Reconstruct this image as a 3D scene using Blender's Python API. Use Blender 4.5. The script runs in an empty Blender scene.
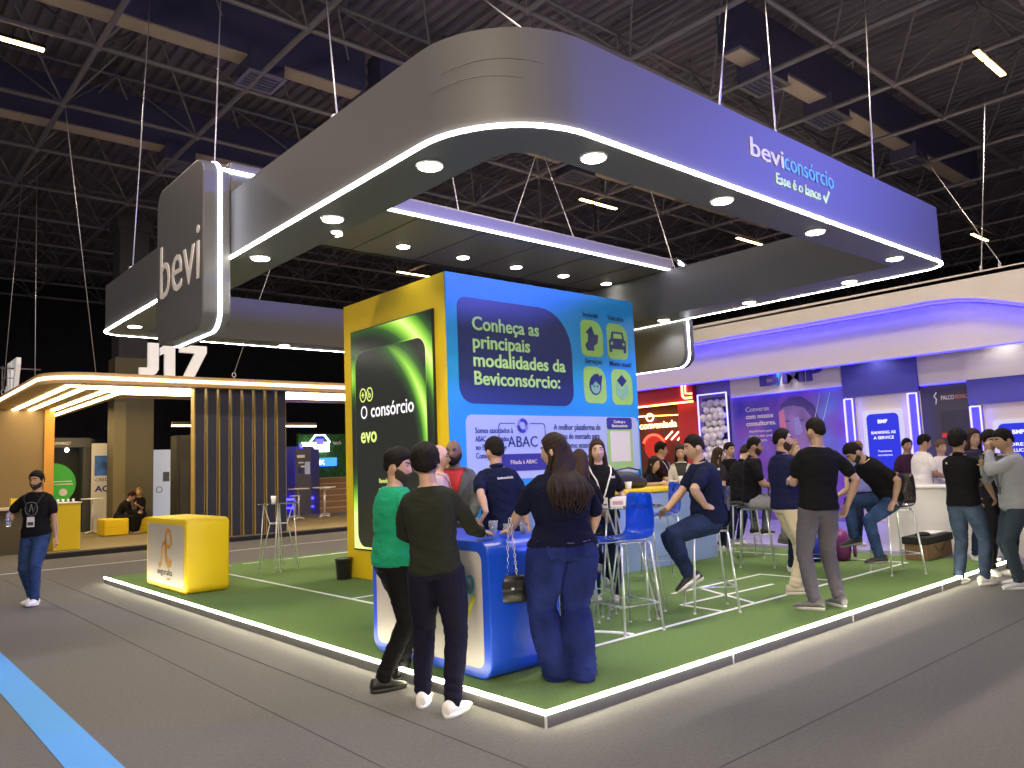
import bpy, bmesh, math, random
import numpy as np
from mathutils import Vector, Matrix, Quaternion
random.seed(7)
S = bpy.context.scene
COL = S.collection
PI = math.pi
R = math.radians
V = Vector

# ------------------------------------------------------------------ materials
MATS = {}
def mat(name, col, rough=.5, metal=0, bump=0, bscale=60, var=0, vscale=8, emit=None, es=0, spec=.5, trans=0, alpha=1, coat=0, stripes=None):
    if name in MATS: return MATS[name]
    m = bpy.data.materials.new(name); m.use_nodes = True
    nt = m.node_tree; b = nt.nodes['Principled BSDF']
    c = tuple(col) + (1,)
    b.inputs['Base Color'].default_value = c
    b.inputs['Roughness'].default_value = rough
    b.inputs['Metallic'].default_value = metal
    b.inputs['Specular IOR Level'].default_value = spec
    if trans: b.inputs['Transmission Weight'].default_value = trans
    if alpha < 1: b.inputs['Alpha'].default_value = alpha
    if coat: b.inputs['Coat Weight'].default_value = coat
    if emit:
        b.inputs['Emission Color'].default_value = tuple(emit) + (1,)
        b.inputs['Emission Strength'].default_value = es
    if bump or var or stripes:
        tc = nt.nodes.new('ShaderNodeTexCoord')
    if var:
        n = nt.nodes.new('ShaderNodeTexNoise'); n.inputs['Scale'].default_value = vscale; n.inputs['Detail'].default_value = 6
        nt.links.new(tc.outputs['Object'], n.inputs['Vector'])
        r = nt.nodes.new('ShaderNodeMapRange'); r.inputs[1].default_value = .3; r.inputs[2].default_value = .7
        r.inputs[3].default_value = 1 - var; r.inputs[4].default_value = 1 + var
        nt.links.new(n.outputs['Fac'], r.inputs[0])
        h = nt.nodes.new('ShaderNodeVectorMath'); h.operation = 'SCALE'; h.inputs[0].default_value = col
        nt.links.new(r.outputs[0], h.inputs['Scale']); nt.links.new(h.outputs[0], b.inputs['Base Color'])
    if bump:
        n2 = nt.nodes.new('ShaderNodeTexNoise'); n2.inputs['Scale'].default_value = bscale; n2.inputs['Detail'].default_value = 4
        nt.links.new(tc.outputs['Object'], n2.inputs['Vector'])
        bp = nt.nodes.new('ShaderNodeBump'); bp.inputs['Strength'].default_value = bump; bp.inputs['Distance'].default_value = .02
        nt.links.new(n2.outputs['Fac'], bp.inputs['Height']); nt.links.new(bp.outputs[0], b.inputs['Normal'])
    if stripes:   # (axis, scale, strength) bump waves
        w = nt.nodes.new('ShaderNodeTexWave'); w.bands_direction = stripes[0]; w.inputs['Scale'].default_value = stripes[1]
        w.inputs['Distortion'].default_value = stripes[3] if len(stripes) > 3 else 0
        nt.links.new(tc.outputs['Object'], w.inputs['Vector'])
        bp = nt.nodes.new('ShaderNodeBump'); bp.inputs['Strength'].default_value = stripes[2]; bp.inputs['Distance'].default_value = .02
        nt.links.new(w.outputs['Fac'], bp.inputs['Height']); nt.links.new(bp.outputs[0], b.inputs['Normal'])
    MATS[name] = m
    return m
def glow(name, col, s):
    return mat(name, tuple(.35*c + .01 for c in col), emit=col, es=s)

# ------------------------------------------------------------------ mesh builder
def basis(d):
    d = V(d).normalized()
    u = d.orthogonal().normalized()
    if abs(d.z) < .95: u = V((0, 0, 1)).cross(d).normalized()
    return u, d.cross(u)
class MB:
    def __init__(s): s.v = []; s.f = []; s.m = []; s.cur = 0; s.sm = []; s.smooth = False
    def mi(s, i): s.cur = i; return s
    def add(s, vs, fs, smooth=None):
        o = len(s.v); s.v += [tuple(p) for p in vs]
        for f in fs:
            s.f.append([o + i for i in f]); s.m.append(s.cur); s.sm.append(s.smooth if smooth is None else smooth)
        return s
    def box(s, a, b, M=None):
        x0, y0, z0 = a; x1, y1, z1 = b
        vs = [V(p) for p in [(x0,y0,z0),(x1,y0,z0),(x1,y1,z0),(x0,y1,z0),(x0,y0,z1),(x1,y0,z1),(x1,y1,z1),(x0,y1,z1)]]
        if M: vs = [M @ p for p in vs]
        return s.add(vs, [(3,2,1,0),(4,5,6,7),(0,1,5,4),(1,2,6,5),(2,3,7,6),(3,0,4,7)], False)
    def rings(s, rs, caps=True, smooth=True, closed=False):
        n = len(rs[0]); vs = [p for r in rs for p in r]; fs = []
        k = len(rs)
        for i in range(k if closed else k - 1):
            j = (i + 1) % k
            for a in range(n):
                b = (a + 1) % n
                fs.append((i*n+a, i*n+b, j*n+b, j*n+a))
        s.add(vs, fs, smooth)
        if caps and not closed:
            o = len(s.v) - len(vs)
            s.f.append([o + a for a in reversed(range(n))]); s.m.append(s.cur); s.sm.append(False)
            s.f.append([o + (k-1)*n + a for a in range(n)]); s.m.append(s.cur); s.sm.append(False)
        return s
    def tube(s, pts, r, n=8, closed=False, caps=True):
        pts = [V(p) for p in pts]; rs = []; k = len(pts)
        rr = r if isinstance(r, (list, tuple)) else [r] * k
        u = None
        for i, p in enumerate(pts):
            if closed: d = pts[(i+1) % k] - pts[i-1]
            else: d = pts[min(i+1, k-1)] - pts[max(i-1, 0)]
            d.normalize()
            if u is None: u, w = basis(d)
            else:
                u = u - d * u.dot(d)
                u = u.normalized() if u.length > 1e-6 else basis(d)[0]
            w = d.cross(u)
            rs.append([p + (u * math.cos(2*PI*a/n) + w * math.sin(2*PI*a/n)) * rr[i] for a in range(n)])
        return s.rings(rs, caps, True, closed)
    def prism(s, poly, o, u, v, d, smooth=False):
        """2D polygon extruded d along u x v from plane o"""
        o, u, v = V(o), V(u).normalized(), V(v).normalized(); w = u.cross(v)
        a = [o + u*p[0] + v*p[1] for p in poly]
        b = [p + w*d for p in a]
        if d < 0: a, b = b, a
        n = len(poly)
        fs = [(i, (i+1) % n, n + (i+1) % n, n + i) for i in range(n)]
        base = len(s.v)
        s.add(a + b, fs, smooth)
        s.f.append([base + i for i in reversed(range(n))]); s.m.append(s.cur); s.sm.append(False)
        s.f.append([base + n + i for i in range(n)]); s.m.append(s.cur); s.sm.append(False)
        return s
    def frame(s, outer, inner, o, u, v, d):
        """ring between two polygons with the same count, extruded"""
        o, u, v = V(o), V(u).normalized(), V(v).normalized(); w = u.cross(v)
        P = lambda q, h: o + u*q[0] + v*q[1] + w*h
        n = len(outer)
        vs = [P(q, 0) for q in outer] + [P(q, 0) for q in inner] + [P(q, d) for q in outer] + [P(q, d) for q in inner]
        fs = []
        for i in range(n):
            j = (i+1) % n
            fs += [(i, n+i, n+j, j), (2*n+i, 2*n+j, 3*n+j, 3*n+i), (i, j, 2*n+j, 2*n+i), (n+i, 3*n+i, 3*n+j, n+j)]
        return s.add(vs, fs, False)
    def cyl(s, c, r, h, n=24, r2=None):
        r2 = r if r2 is None else r2; c = V(c)
        f = lambda z, q: [c + V((q*math.cos(2*PI*a/n), q*math.sin(2*PI*a/n), z)) for a in range(n)]
        return s.rings([f(0, r), f(h, r2)])
    def lathe(s, c, prof, n=20):
        c = V(c)
        return s.rings([[c + V((r*math.cos(2*PI*a/n), r*math.sin(2*PI*a/n), z)) for a in range(n)] for r, z in prof])
    def ball(s, c, rad, n=16, k=10, M=None):
        c = V(c); rad = V(rad) if hasattr(rad, '__len__') else V((rad,)*3)
        rs = []
        for i in range(k + 1):
            t = PI * (i + .02) / (k + .04) ; z = -math.cos(t); q = math.sin(t)
            ring = [V((rad.x*q*math.cos(2*PI*a/n), rad.y*q*math.sin(2*PI*a/n), rad.z*z)) for a in range(n)]
            if M: ring = [M @ p for p in ring]
            rs.append([c + p for p in ring])
        return s.rings(rs)
    def mesh(s, name):
        me = bpy.data.meshes.new(name)
        me.from_pydata(s.v, [], s.f)
        me.polygons.foreach_set('material_index', s.m)
        me.polygons.foreach_set('use_smooth', s.sm)
        me.update()
        return me

def rrect(w, h, r, n=6, c=(0, 0)):
    """rounded rectangle polygon (ccw from bottom-left), r = radius or [bl, br, tr, tl]"""
    rs = list(r) if hasattr(r, '__len__') else [r] * 4
    out = []
    for (sx, sy, a0), q in zip([(-1,-1,PI), (1,-1,1.5*PI), (1,1,0), (-1,1,.5*PI)], rs):
        q = max(q, 1e-4); cx, cy = c[0] + sx*(w/2 - q), c[1] + sy*(h/2 - q)
        for i in range(n + 1):
            t = a0 + .5*PI*i/n; out.append((cx + q*math.cos(t), cy + q*math.sin(t)))
    return out
def oval(rx, ry, c=(0, 0), n=24): return [(c[0] + rx*math.cos(2*PI*i/n), c[1] + ry*math.sin(2*PI*i/n)) for i in range(n)]
def arc(cx, cy, r, a0, a1, n=10): return [(cx + r*math.cos(R(a0 + (a1-a0)*i/n)), cy + r*math.sin(R(a0 + (a1-a0)*i/n))) for i in range(n+1)]

# ------------------------------------------------------------------ objects
ROOT = {}          # name -> world matrix of an empty
def link(o):
    COL.objects.link(o); return o
def tag(o, label=None, cat=None, group=None, kind=None):
    if label: o['label'] = label
    if cat: o['category'] = cat
    if group: o['group'] = group
    if kind: o['kind'] = kind
    return o
def obj(name, mb, ms, parent=None, bevel=0, label=None, kind=None, seg=2):
    """one mesh object; vertices are world coordinates unless the root of parent was placed in local ones"""
    me = mb if isinstance(mb, bpy.types.Mesh) else mb.mesh(name)
    o = bpy.data.objects.new(name, me)
    for m in (ms if isinstance(ms, (list, tuple)) else [ms]): me.materials.append(m)
    link(o)
    if parent:
        o.parent = parent
        r = parent
        while r.parent: r = r.parent
        if parent is r and r.get('_world') and r.type == 'EMPTY': o.location = -V(r.location)
    if bevel:
        b = o.modifiers.new('bevel', 'BEVEL'); b.width = bevel; b.segments = seg; b.limit_method = 'ANGLE'; b.angle_limit = R(40)
    if label: o['label'] = label
    if kind: o['kind'] = kind
    return o
def thing(name, label, cat, loc=(0, 0, 0), rz=0, group=None, world=True):
    o = link(bpy.data.objects.new(name, None)); o.empty_display_size = .2
    o.location = loc; o.rotation_euler = (0, 0, rz)
    if world: o['_world'] = 1
    return tag(o, label, cat, group)
def struct(name, mb, ms, parent=None, bevel=0, label=None):
    o = obj(name, mb, ms, parent, bevel)
    if not parent: o['kind'] = 'structure'
    if label: o['label'] = label
    return o
def dup(o, loc=None, rz=None, label=None, group=None, parent=None):
    c = link(o.copy())
    if parent: c.parent = parent
    if loc is not None: c.location = loc
    if rz is not None: c.rotation_euler = (0, 0, rz)
    if label: c['label'] = label
    if group: c['group'] = group
    for ch in list(o.children): dup(ch, parent=c)
    return c

# ------------------------------------------------------------------ lettering
def text(name, s, size, o, u, v, m, parent=None, ext=.004, bold=0, align='LEFT', width=None, label=None, shear=0, off=.002):
    """flat letters standing off+ext proud of the plane at o spanned by u (reading direction) and v (up)"""
    cu = bpy.data.curves.new(name, 'FONT'); cu.body = s; cu.size = size; cu.extrude = ext; cu.offset = bold * size
    cu.align_x = align; cu.shear = shear; cu.resolution_u = 3
    t = bpy.data.objects.new(name, cu); COL.objects.link(t)
    dg = bpy.context.evaluated_depsgraph_get(); dg.update()
    me = bpy.data.meshes.new_from_object(t.evaluated_get(dg))
    bpy.data.objects.remove(t); bpy.data.curves.remove(cu)
    u, v = V(u).normalized(), V(v).normalized(); w = u.cross(v)
    k = 1
    if width and len(me.vertices):
        xs = [q.co.x for q in me.vertices]; k = width / (max(xs) - min(xs) + 1e-9)
    o = V(o) + w * (ext + off)
    for q in me.vertices:
        c = q.co.copy(); q.co = o + u*c.x*k + v*c.y + w*c.z
    me.materials.clear()
    return obj(name, me, m, parent, label=label)
# ------------------------------------------------------------------ camera
CAMP = V((-3.26945, -3.54044, 1.56))
fw, rt, up = V((.656006, .747513, .104312)), V((.75375, -.655977, -.039434)), V((-.038949, -.104494, .993763))
cam = bpy.data.cameras.new('camera'); co = link(bpy.data.objects.new('camera', cam))
Mc = Matrix((rt, up, -fw)).transposed().to_4x4(); Mc.translation = CAMP
co.matrix_world = Mc
cam.sensor_fit = 'HORIZONTAL'; cam.sensor_width = 36; cam.lens = 778.72 / 1024 * 36; cam.clip_end = 200
S.camera = co

# ------------------------------------------------------------------ shared materials
CARPET = mat('grey hall carpet', (.116, .112, .111), .95, bump=.4, bscale=160, var=.12, vscale=40)
TURF = mat('green turf', (.140, .225, .078), .95, bump=.5, bscale=260, var=.35, vscale=110, spec=.1)
WHITE = mat('white paint', (.72, .70, .70), .45)
LINE = mat('white court tape', (.75, .78, .78), .6)
CHAR = mat('charcoal stretch fabric', (.070, .070, .078), .55, bump=.06, bscale=5)
CHARFLAT = mat('charcoal panel', (.085, .085, .095), .5)
YEL = mat('yellow laminate', (.78, .56, .01), .45)
BLUEP = mat('bright blue laminate', (.006, .058, .54), .35)
PANELW = mat('counter front white', (.38, .35, .345), .45)
CYANP = mat('sky blue print', (.012, .30, .82), .45)
NAVYP = mat('navy print', (.010, .022, .155), .4)
LIME = mat('lime green print', (.40, .72, .14), .45)
LILAC = mat('pale lilac print', (.42, .52, .86), .45)
LED_BL = glow('dim blue light line', (.34, .28, 1), 1.0)
CHROME = mat('chrome', (.78, .80, .86), .28, .65)
STEELD = mat('dark steel', (.19, .18, .215), .5, .2)
CABLE = mat('steel cable', (.55, .54, .56), .4, .6)
BLACKP = mat('black plastic', (.012, .012, .014), .4)
LED_W = glow('white led strip', (1, .97, .82), 30)
LED_Y = glow('platform led strip', (1, .93, .66), 38)
LED_C = glow('cool led strip', (.86, .88, 1), 15)
LED_WARM = glow('warm led strip', (1, .74, .36), 17)
LED_B = glow('blue led strip', (.014, .010, 1), 24)
LED_BW = glow('bluish white led strip', (.42, .38, 1), 2.2)
LENS = glow('downlight lens', (1, .98, .82), 20)
LAMP = glow('warm lamp tube', (1, .60, .25), 14)

# ------------------------------------------------------------------ hall shell
FX0, FX1, FY0, FY1, CZ = -10, 46, -14, 42, 12.1
b = MB(); b.box((FX0, FY0, -.2), (FX1, FY1, 0)); struct('floor', b, CARPET)
floor = bpy.data.objects['floor']
b = MB()
for x in (-1.0, -.48):   # raised carpet seams running away from the camera
    b.box((x - .004, -6, 0), (x + .004, 12, .003))
for y in (-1.08,):
    b.box((-2, y - .004, 0), (14, y + .004, .003))
obj('carpet_seam', b, mat('carpet seam', (.088, .085, .085), .95), floor)
b = MB(); b.box((-2.23, -2.5, 0), (-1.99, 7.0, .004)); b.box((-2.23, 7.0, 0), (-1.99, 14.5, .004))
obj('blue_aisle_stripe', b, mat('blue carpet tape', (.075, .30, .72), .8, bump=.1, bscale=120), floor)
b = MB(); b.box((-9, 13.0, 0), (18, 13.1, .004)); obj('white_aisle_line', b, mat('pale aisle tape', (.42, .46, .47), .8), floor)
DARKW = mat('dark hall wall', (.020, .021, .032), .9, var=.2, vscale=1)
b = MB(); b.box((FX0, FY1, 0), (FX1, FY1 + .3, 13)); struct('wall_back', b, DARKW)
b = MB(); b.box((FX1, FY0, 0), (FX1 + .3, FY1 + .3, 13)); struct('wall_right', b, DARKW)

# corrugated roof deck: trapezoid ribs across X, one sheet
DECK = mat('corrugated roof deck', (.165, .152, .205), .7)
b = MB(); n = int((FX1 - FX0) / .32); vs = []
for i in range(n):
    x = FX0 + i*.32
    for dx, dz in ((0, 0), (.12, 0), (.16, .09), (.28, .09)): vs += [(x + dx, FY0, CZ + dz), (x + dx, FY1, CZ + dz)]
b.add(vs, [(2*i, 2*i+1, 2*i+3, 2*i+2) for i in range(len(vs)//2 - 1)], False)
ceiling = struct('ceiling', b, DECK)
# space frame: lower chords z=10, upper chords z=11.7, offset half a bay
NX = [.35 + 2.93*k - 8.79 for k in range(0, 18)]; NY = [.42 + 3.0*k - 9 for k in range(0, 16)]
ZL, ZU = 10.0, 11.75
for j, y in enumerate(NY):
    b = MB(); b.tube([(NX[0], y, ZL), (NX[-1], y, ZL)], .052, 6)
    for x in NX:
        b.ball((x, y, ZL), .095, 8, 5)
        for sx in (-1, 1):
            for sy in (-1, 1):
                if NX[0] <= x + sx*1.465 <= NX[-1] and y + sy*1.5 > NY[0] - 2:
                    b.tube([(x, y, ZL), (x + sx*1.465, y + sy*1.5, ZU)], .025, 5, caps=False)
    obj('truss', b, STEELD, ceiling)
for i, x in enumerate(NX):
    b = MB(); b.tube([(x, NY[0], ZL), (x, NY[-1], ZL)], .062, 6); obj('chord', b, STEELD, ceiling)
for y in NY:
    b = MB(); b.tube([(NX[0], y + 1.5, ZU), (NX[-1], y + 1.5, ZU)], .045, 5)
    for x in NX: b.tube([(x + 1.465, y + 1.5, ZU), (x + 1.465, y + 1.5, CZ)], .03, 5)
    obj('purlin', b, STEELD, ceiling)
for x in NX:
    b = MB(); b.box((x + 1.435, NY[0], ZU + .1), (x + 1.495, NY[-1] + 1.5, ZU + .2)); obj('rafter', b, STEELD, ceiling)

# air ducts with drop boxes above the lower chords
DUCT = mat('painted duct steel', (.07, .068, .16), .5, .2)
DUCT_LIT = mat('lit duct underside', (.42, .36, .30), .6)  # pale tone paints in the booth light reaching the ducts from below
def duct(x0, x1, y, outs, label, h=1.15, w=.55):
    t = thing('air_duct', label, 'duct', ((x0 + x1)/2, y + w/2, 10.35), group='air ducts under the hall roof')
    b = MB(); b.box((x0, y, 10.37), (x1, y + w, 10.35 + h)); obj('duct_body', b, DUCT, t)
    prev = x0 + .1
    for q0, q1 in outs + [(x1 - .1, x1)]:
        if q0 - prev > .2:
            b = MB(); b.box((prev, y + .05, 10.34), (q0, y + w - .05, 10.372)); obj('lit_underside', b, DUCT_LIT, t)
        prev = q1
    for q0, q1 in outs:
        b = MB(); b.box((q0, y - .1, 9.98), (q1, y + w + .1, 10.45)); ob = obj('drop_box', b, DUCT, t)
        b = MB(); b.frame(rrect(q1-q0+.1, w+.3, .01, 1), rrect(q1-q0-.06, w+.1, .01, 1), ((q0+q1)/2, y + w/2, 9.98), (1,0,0), (0,-1,0), .03)
        for k in range(5): b.box((q0 + .05, y - .02 + k*w/4.3, 9.955), (q1 - .05, y + .01 + k*w/4.3, 9.975))
        obj('diffuser', b, mat('diffuser metal', (.25, .25, .3), .4, .5), ob)
duct(-7, 5.8, 11.55, [(3.0, 3.75)], 'long air duct above the left of the dark canopy, nearer of two there')
duct(6.2, 24, 11.55, [(9.2, 10.2), (12.6, 13.5)], 'painted air duct glimpsed through the opening inside the dark canopy ring')
duct(-6, 8.2, 17.25, [(3.1, 3.85)], 'air duct running above the warm-lit stand, farther of two on the left')
duct(11.15, 25.5, 5.0, [(12.0, 12.9), (15.0, 15.9), (20, 20.8)], 'air duct with undersides coloured as lit above the right end of the dark canopy')

# linear hall lamps in end-to-end pairs at lower chord level
def hall_lamp(x, y, label, L=1.75, z=9.9):
    t = thing('hall_lamp', label, 'ceiling light', (x, y, z), group='linear lamps under the hall roof', world=False)
    b = MB()
    b.prism([(-.08, 0), (.08, 0), (.05, .07), (-.05, .07)], (-L/2, 0, 0), (0, 1, 0), (0, 0, 1), L)
    obj('lamp_housing', b, BLACKP, t)
    for x0, x1 in ((-L/2 + .02, -L/2 + L*.36), (-L/2 + L*.42, L/2 - .02)):
        b = MB(); b.box((x0, -.06, -.035), (x1, .06, 0)); obj('lamp_tube', b, LAMP, t, bevel=.015)
    b = MB()
    for q in (-L*.3, L*.3): b.tube([(q, 0, .06), (q, 0, 1.8)], .012, 5)
    obj('hanger', b, STEELD, t)
    return t
hall_lamp(-1.42, 12.95, 'bright warm linear lamp high at the left edge of the picture', 1.95)
hall_lamp(15.5, 1.6, 'bright warm linear lamp under the roof, above the right-hand white stand')
hall_lamp(15.2, 12.9, 'warm linear lamp seen through the canopy opening left of the long lettering')
hall_lamp(23.4, 12.5, 'small warm linear lamp seen just under the right canopy beam')
hall_lamp(15.3, 23.7, 'small warm linear lamp far behind, seen left above the yellow box')
hall_lamp(31, 6.85, 'tiny far linear lamp right of the canopy tip')
hall_lamp(7.2, 24, 'far warm linear lamp glimpsed beside the yellow box top edge')
hall_lamp(23.4, 23.7, 'far warm linear lamp low in the canopy opening')

# hall column
b = MB(); b.box((3.36, 22.5, 0), (4.22, 23.3, 9.9)); b.box((3.32, 22.46, 0), (4.26, 23.34, .3)); b.box((3.28, 22.42, 9.5), (4.30, 23.4, 9.9))
tag(obj('hall_column', b, mat('column paint', (.045, .045, .055), .8, var=.1)), 'tall square hall column rising to the roof behind the warm-lit canopy', 'column')
X3, Y3, Z3 = V((1,0,0)), V((0,1,0)), V((0,0,1))
PT = .09   # top of the turf platform
# ------------------------------------------------------------------ turf platform
t = thing('platform', 'low turf-covered stand platform with glowing white edge and court lines', 'platform', (4.1, 4.95, 0))
b = MB(); b.box((.03, .03, 0), (8.2, 9.92, PT)); obj('turf', b, TURF, t)
EDGE = mat('edge aluminium', (.13, .13, .14), .4, .3)
for nm, p, q in (('x', (0, -.005, 0), (8.2, .03, .075)), ('y', (-.005, 0, 0), (.03, 9.92, .075))):
    b = MB(); b.box(p, q); obj('edge_profile', b, EDGE, t, bevel=.004)
b = MB(); b.box((.0, -.016, .076), (8.2, .022, PT + .008)); obj('led_strip', b, LED_Y, t, bevel=.01)
b = MB(); b.box((-.016, .0, .076), (.022, 9.92, PT + .008)); obj('led_strip', b, LED_Y, t, bevel=.01)
b = MB(); b.box((-.012, -.012, 0), (.0, .0, .075)); obj('corner_joint', b, WHITE, t)
for x in (1.95, 3.9, 6.0):
    b = MB(); b.box((x, -.010, .0), (x + .012, -.004, .07)); obj('joint_cover', b, WHITE, t)
def court(x0, y0, x1, y1, w=.045):
    b = MB(); d = V((x1-x0, y1-y0, 0)); n = V((-d.y, d.x, 0)).normalized() * w/2
    a, c = V((x0, y0, PT)), V((x1, y1, PT)); h = V((0,0,.003))
    b.add([a-n, c-n, c+n, a+n, a-n+h, c-n+h, c+n+h, a+n+h], [(4,5,6,7),(0,1,5,4),(1,2,6,5),(2,3,7,6),(3,0,4,7)])
    obj('court_line', b, LINE, t)
for q in [(1.37,.93,1.37,9.6), (1.37,.93,7.45,.95), (1.37,4.75,2.35,4.75), (3.25,.95,3.29,1.47), (3.29,1.47,4.95,1.42), (3.8,.95,4.26,1.95),
          (3.77,1.95,5.57,1.95), (5.55,.95,5.55,1.97), (7.45,.95,7.45,6.5), (6.1, 9.5, 3.0, 9.55)]: court(*q)
for k in range(7): court(1.5 + k*.55, 9.6, 1.85 + k*.55, 9.6)
b = MB(); pts = [(1.37 + .55*math.cos(a), .93 + .55*math.sin(a)) for a in np.linspace(0, PI/2, 12)]
b.tube([(x, y, PT + .001) for x, y in pts], .018, 4); obj('court_line', b, LINE, t)

# ------------------------------------------------------------------ hanging canopy ring
ZB, ZT = 3.73, 4.40
OX0, OX1, OY0, OY1 = -.34, 6.72, -.165, 8.95
IX0, IX1, IY0, IY1 = .17, 6.14, .27, 8.47
t = thing('hanging_canopy', 'large dark rounded canopy ring with white edge light hanging over the turf stand', 'canopy', (3.2, 4.4, ZB))
canopy = t
cx, cy = (OX0+OX1)/2, (OY0+OY1)/2
NA = 14
def ring_poly(g=0.):
    return rrect(OX1-OX0+2*g, OY1-OY0+2*g, [.8+g, .3+g, .3+g, .3+g], NA, (cx, cy))
def ring_in(g=0.):
    return rrect(IX1-IX0+2*g, IY1-IY0+2*g, [.26, .05, .05, .05], NA, ((IX0+IX1)/2, (IY0+IY1)/2))
def band(b, poly, z0, z1, out=True, smooth=True):
    n = len(poly); vs = [(x, y, z0) for x, y in poly] + [(x, y, z1) for x, y in poly]
    fs = [(i, (i+1) % n, n+(i+1) % n, n+i) for i in range(n)]
    if not out: fs = [f[::-1] for f in fs]
    return b.add(vs, fs, smooth)
def flat(b, po, pi_, z, up_=True):
    n = len(po); vs = [(x, y, z) for x, y in po] + [(x, y, z) for x, y in pi_]
    fs = [(i, (i+1) % n, n+(i+1) % n, n+i) for i in range(n)]
    if not up_: fs = [f[::-1] for f in fs]
    return b.add(vs, fs, False)
b = MB(); band(b, ring_poly(), ZB, ZT); obj('outer_fascia', b, CHAR, t)
b = MB(); band(b, ring_in(), ZB, ZT, False); obj('inner_fascia', b, CHARFLAT, t)
b = MB(); flat(b, ring_poly(), ring_in(), ZB, False); obj('soffit', b, mat('soffit fabric', (.10, .10, .105), .5), t)
b = MB(); flat(b, ring_poly(), ring_in(), ZT, True); obj('top_cover', b, CHARFLAT, t)
b = MB(); po, pi_ = ring_poly(.014), ring_poly(-.012)
band(b, po, ZB - .006, ZB + .014); flat(b, po, pi_, ZB - .006, False); flat(b, po, ring_poly(), ZB + .014, True)
obj('led_strip', b, LED_W, t)
# fabric creases on the near rounded corner
b = MB()
for z, a0, a1 in ((4.16, 195, 246), (4.05, 188, 236)):
    pts = [(OX0 + .8 + .802*math.cos(R(a0+(a1-a0)*k/12)), OY0 + .8 + .802*math.sin(R(a0+(a1-a0)*k/12)), z + .03*math.sin(PI*k/12)) for k in range(13)]
    b.tube(pts, [.0005 + .0028*math.sin(PI*k/12) for k in range(13)], 8)
obj('fabric_crease', b, CHAR, t)
spots = []
def downlight(parent, x, y, z, r=.085, watt=22, c=(1, .97, .86)):
    b = MB(); b.lathe((x, y, z), [(r*.9, -.002), (r*1.15, -.012), (r*1.22, -.004), (r*1.22, .004)], 20)
    d = obj('downlight', b, WHITE, parent)
    b = MB(); b.cyl((x, y, z - .016), r, .006, 20); obj('lens', b, LENS, d)
    L = bpy.data.lights.new('downlight_beam', 'SPOT'); L.energy = watt; L.color = c; L.spot_size = R(130); L.spot_blend = .6; L.shadow_soft_size = r
    o = link(bpy.data.objects.new('downlight_beam', L)); o.location = (x, y, z - .03)
DLW = 58
for x in (.76, 2.35, 3.94, 5.75): downlight(t, x, .07, ZB, watt=DLW)
for y in (.87, 2.32, 3.81, 6.2, 8.1): downlight(t, -.1, y, ZB, watt=DLW)
for y in (.93, 2.38, 3.89, 5.6, 7.4): downlight(t, 6.45, y, ZB, watt=DLW)
for x in (.9, 2.42, 4.0, 5.4): downlight(t, x, 8.72, ZB, watt=DLW)
downlight(t, .1, 2.62, ZB, .045, 6)
# long lettering on the right fascia
yf = OY0
BLUET = mat('light blue letters', (.12, .52, 1), .5)
LIMET = mat('pale lime letters', (.62, .95, .35), .5)
text('lettering', 'bevi', .235, (2.44, yf, 4.075), X3, Z3, WHITE, t, width=.53, label='white lettering', bold=.008)
text('lettering', 'consórcio', .235, (2.99, yf, 4.075), X3, Z3, BLUET, t, width=.9, label='light blue lettering')
text('lettering', 'Esse é o lance', .135, (2.83, yf, 3.915), X3, Z3, LIMET, t, width=.78, label='lime slogan lettering', bold=.012)
chk = [(0, .055), (.022, .075), (.05, .04), (.115, .135), (.14, .12), (.055, 0)]
b = MB(); b.prism(chk, (3.67, yf, 3.905), X3, Z3, .008); obj('tick_mark', b, LIMET, t)
# cross beam with light line and five downlights
ZK = 4.402
b = MB(); b.box((.0, 3.53, ZK), (6.3, 5.15, ZK + .2)); bm_ = obj('cross_beam', b, mat('beam panel', (.17, .16, .175), .45), t, bevel=.03)
b = MB()
for x in (.7, 1.66, 2.62, 3.58, 4.54, 5.5): b.box((x, 3.58, ZK - .004), (x + .014, 5.12, ZK + .002))
b.box((.0, 5.12, ZK - .012), (6.3, 5.16, ZK)); obj('panel_seam', b, BLACKP, bm_)
b = MB(); b.box((.05, 3.512, ZK - .006), (6.2, 3.54, ZK + .018)); obj('led_strip', b, LED_C, bm_)
for k in range(5): downlight(bm_, 2.14 + .96*k, 4.62, ZK, .08, 16)
downlight(bm_, 1.18, 4.62, ZK, .08, 16)
# two saddle signs that hook over the ring
def saddle(x_out, x_in, arm, y0, y1, label, lit_x):
    z0, z1, r = 3.0, 4.74, .2
    n = MB()
    s = 1 if x_in > x_out else -1
    prof = rrect(y1-y0, z1-z0, r, 8, ((y0+y1)/2, (z0+z1)/2))      # rounded plate in YZ
    vs = []
    w = abs(x_in - x_out)
    n.prism(prof, (min(x_out, x_in), 0, 0), Y3, Z3, w, smooth=False)
    o = obj('saddle_sign', n, CHARFLAT, canopy, bevel=.02, label=label, seg=3)
    n = MB()
    n.box((min(x_in, arm), y0 + .03, ZT + .002), (max(x_in, arm), y1 - .03, z1)); obj('sign_arm', n, CHARFLAT, o, bevel=.03)
    n = MB()    # light line round the rim of the plate
    lx = lit_x; po = rrect(y1-y0+.02, z1-z0+.02, r+.01, 8, ((y0+y1)/2, (z0+z1)/2)); pi2 = rrect(y1-y0-.01, z1-z0-.01, r-.005, 8, ((y0+y1)/2, (z0+z1)/2))
    n.frame(po, pi2, (lx - .018, 0, 0), Y3, Z3, .036)
    obj('led_strip', n, LED_C, o)
    n = MB(); xa, xb = sorted((lx, arm)); n.box((xa, y0 + .012, z1 - .13), (xb, y0 + .034, z1 - .095)); obj('led_strip', n, LED_C, o)
    return o
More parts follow.
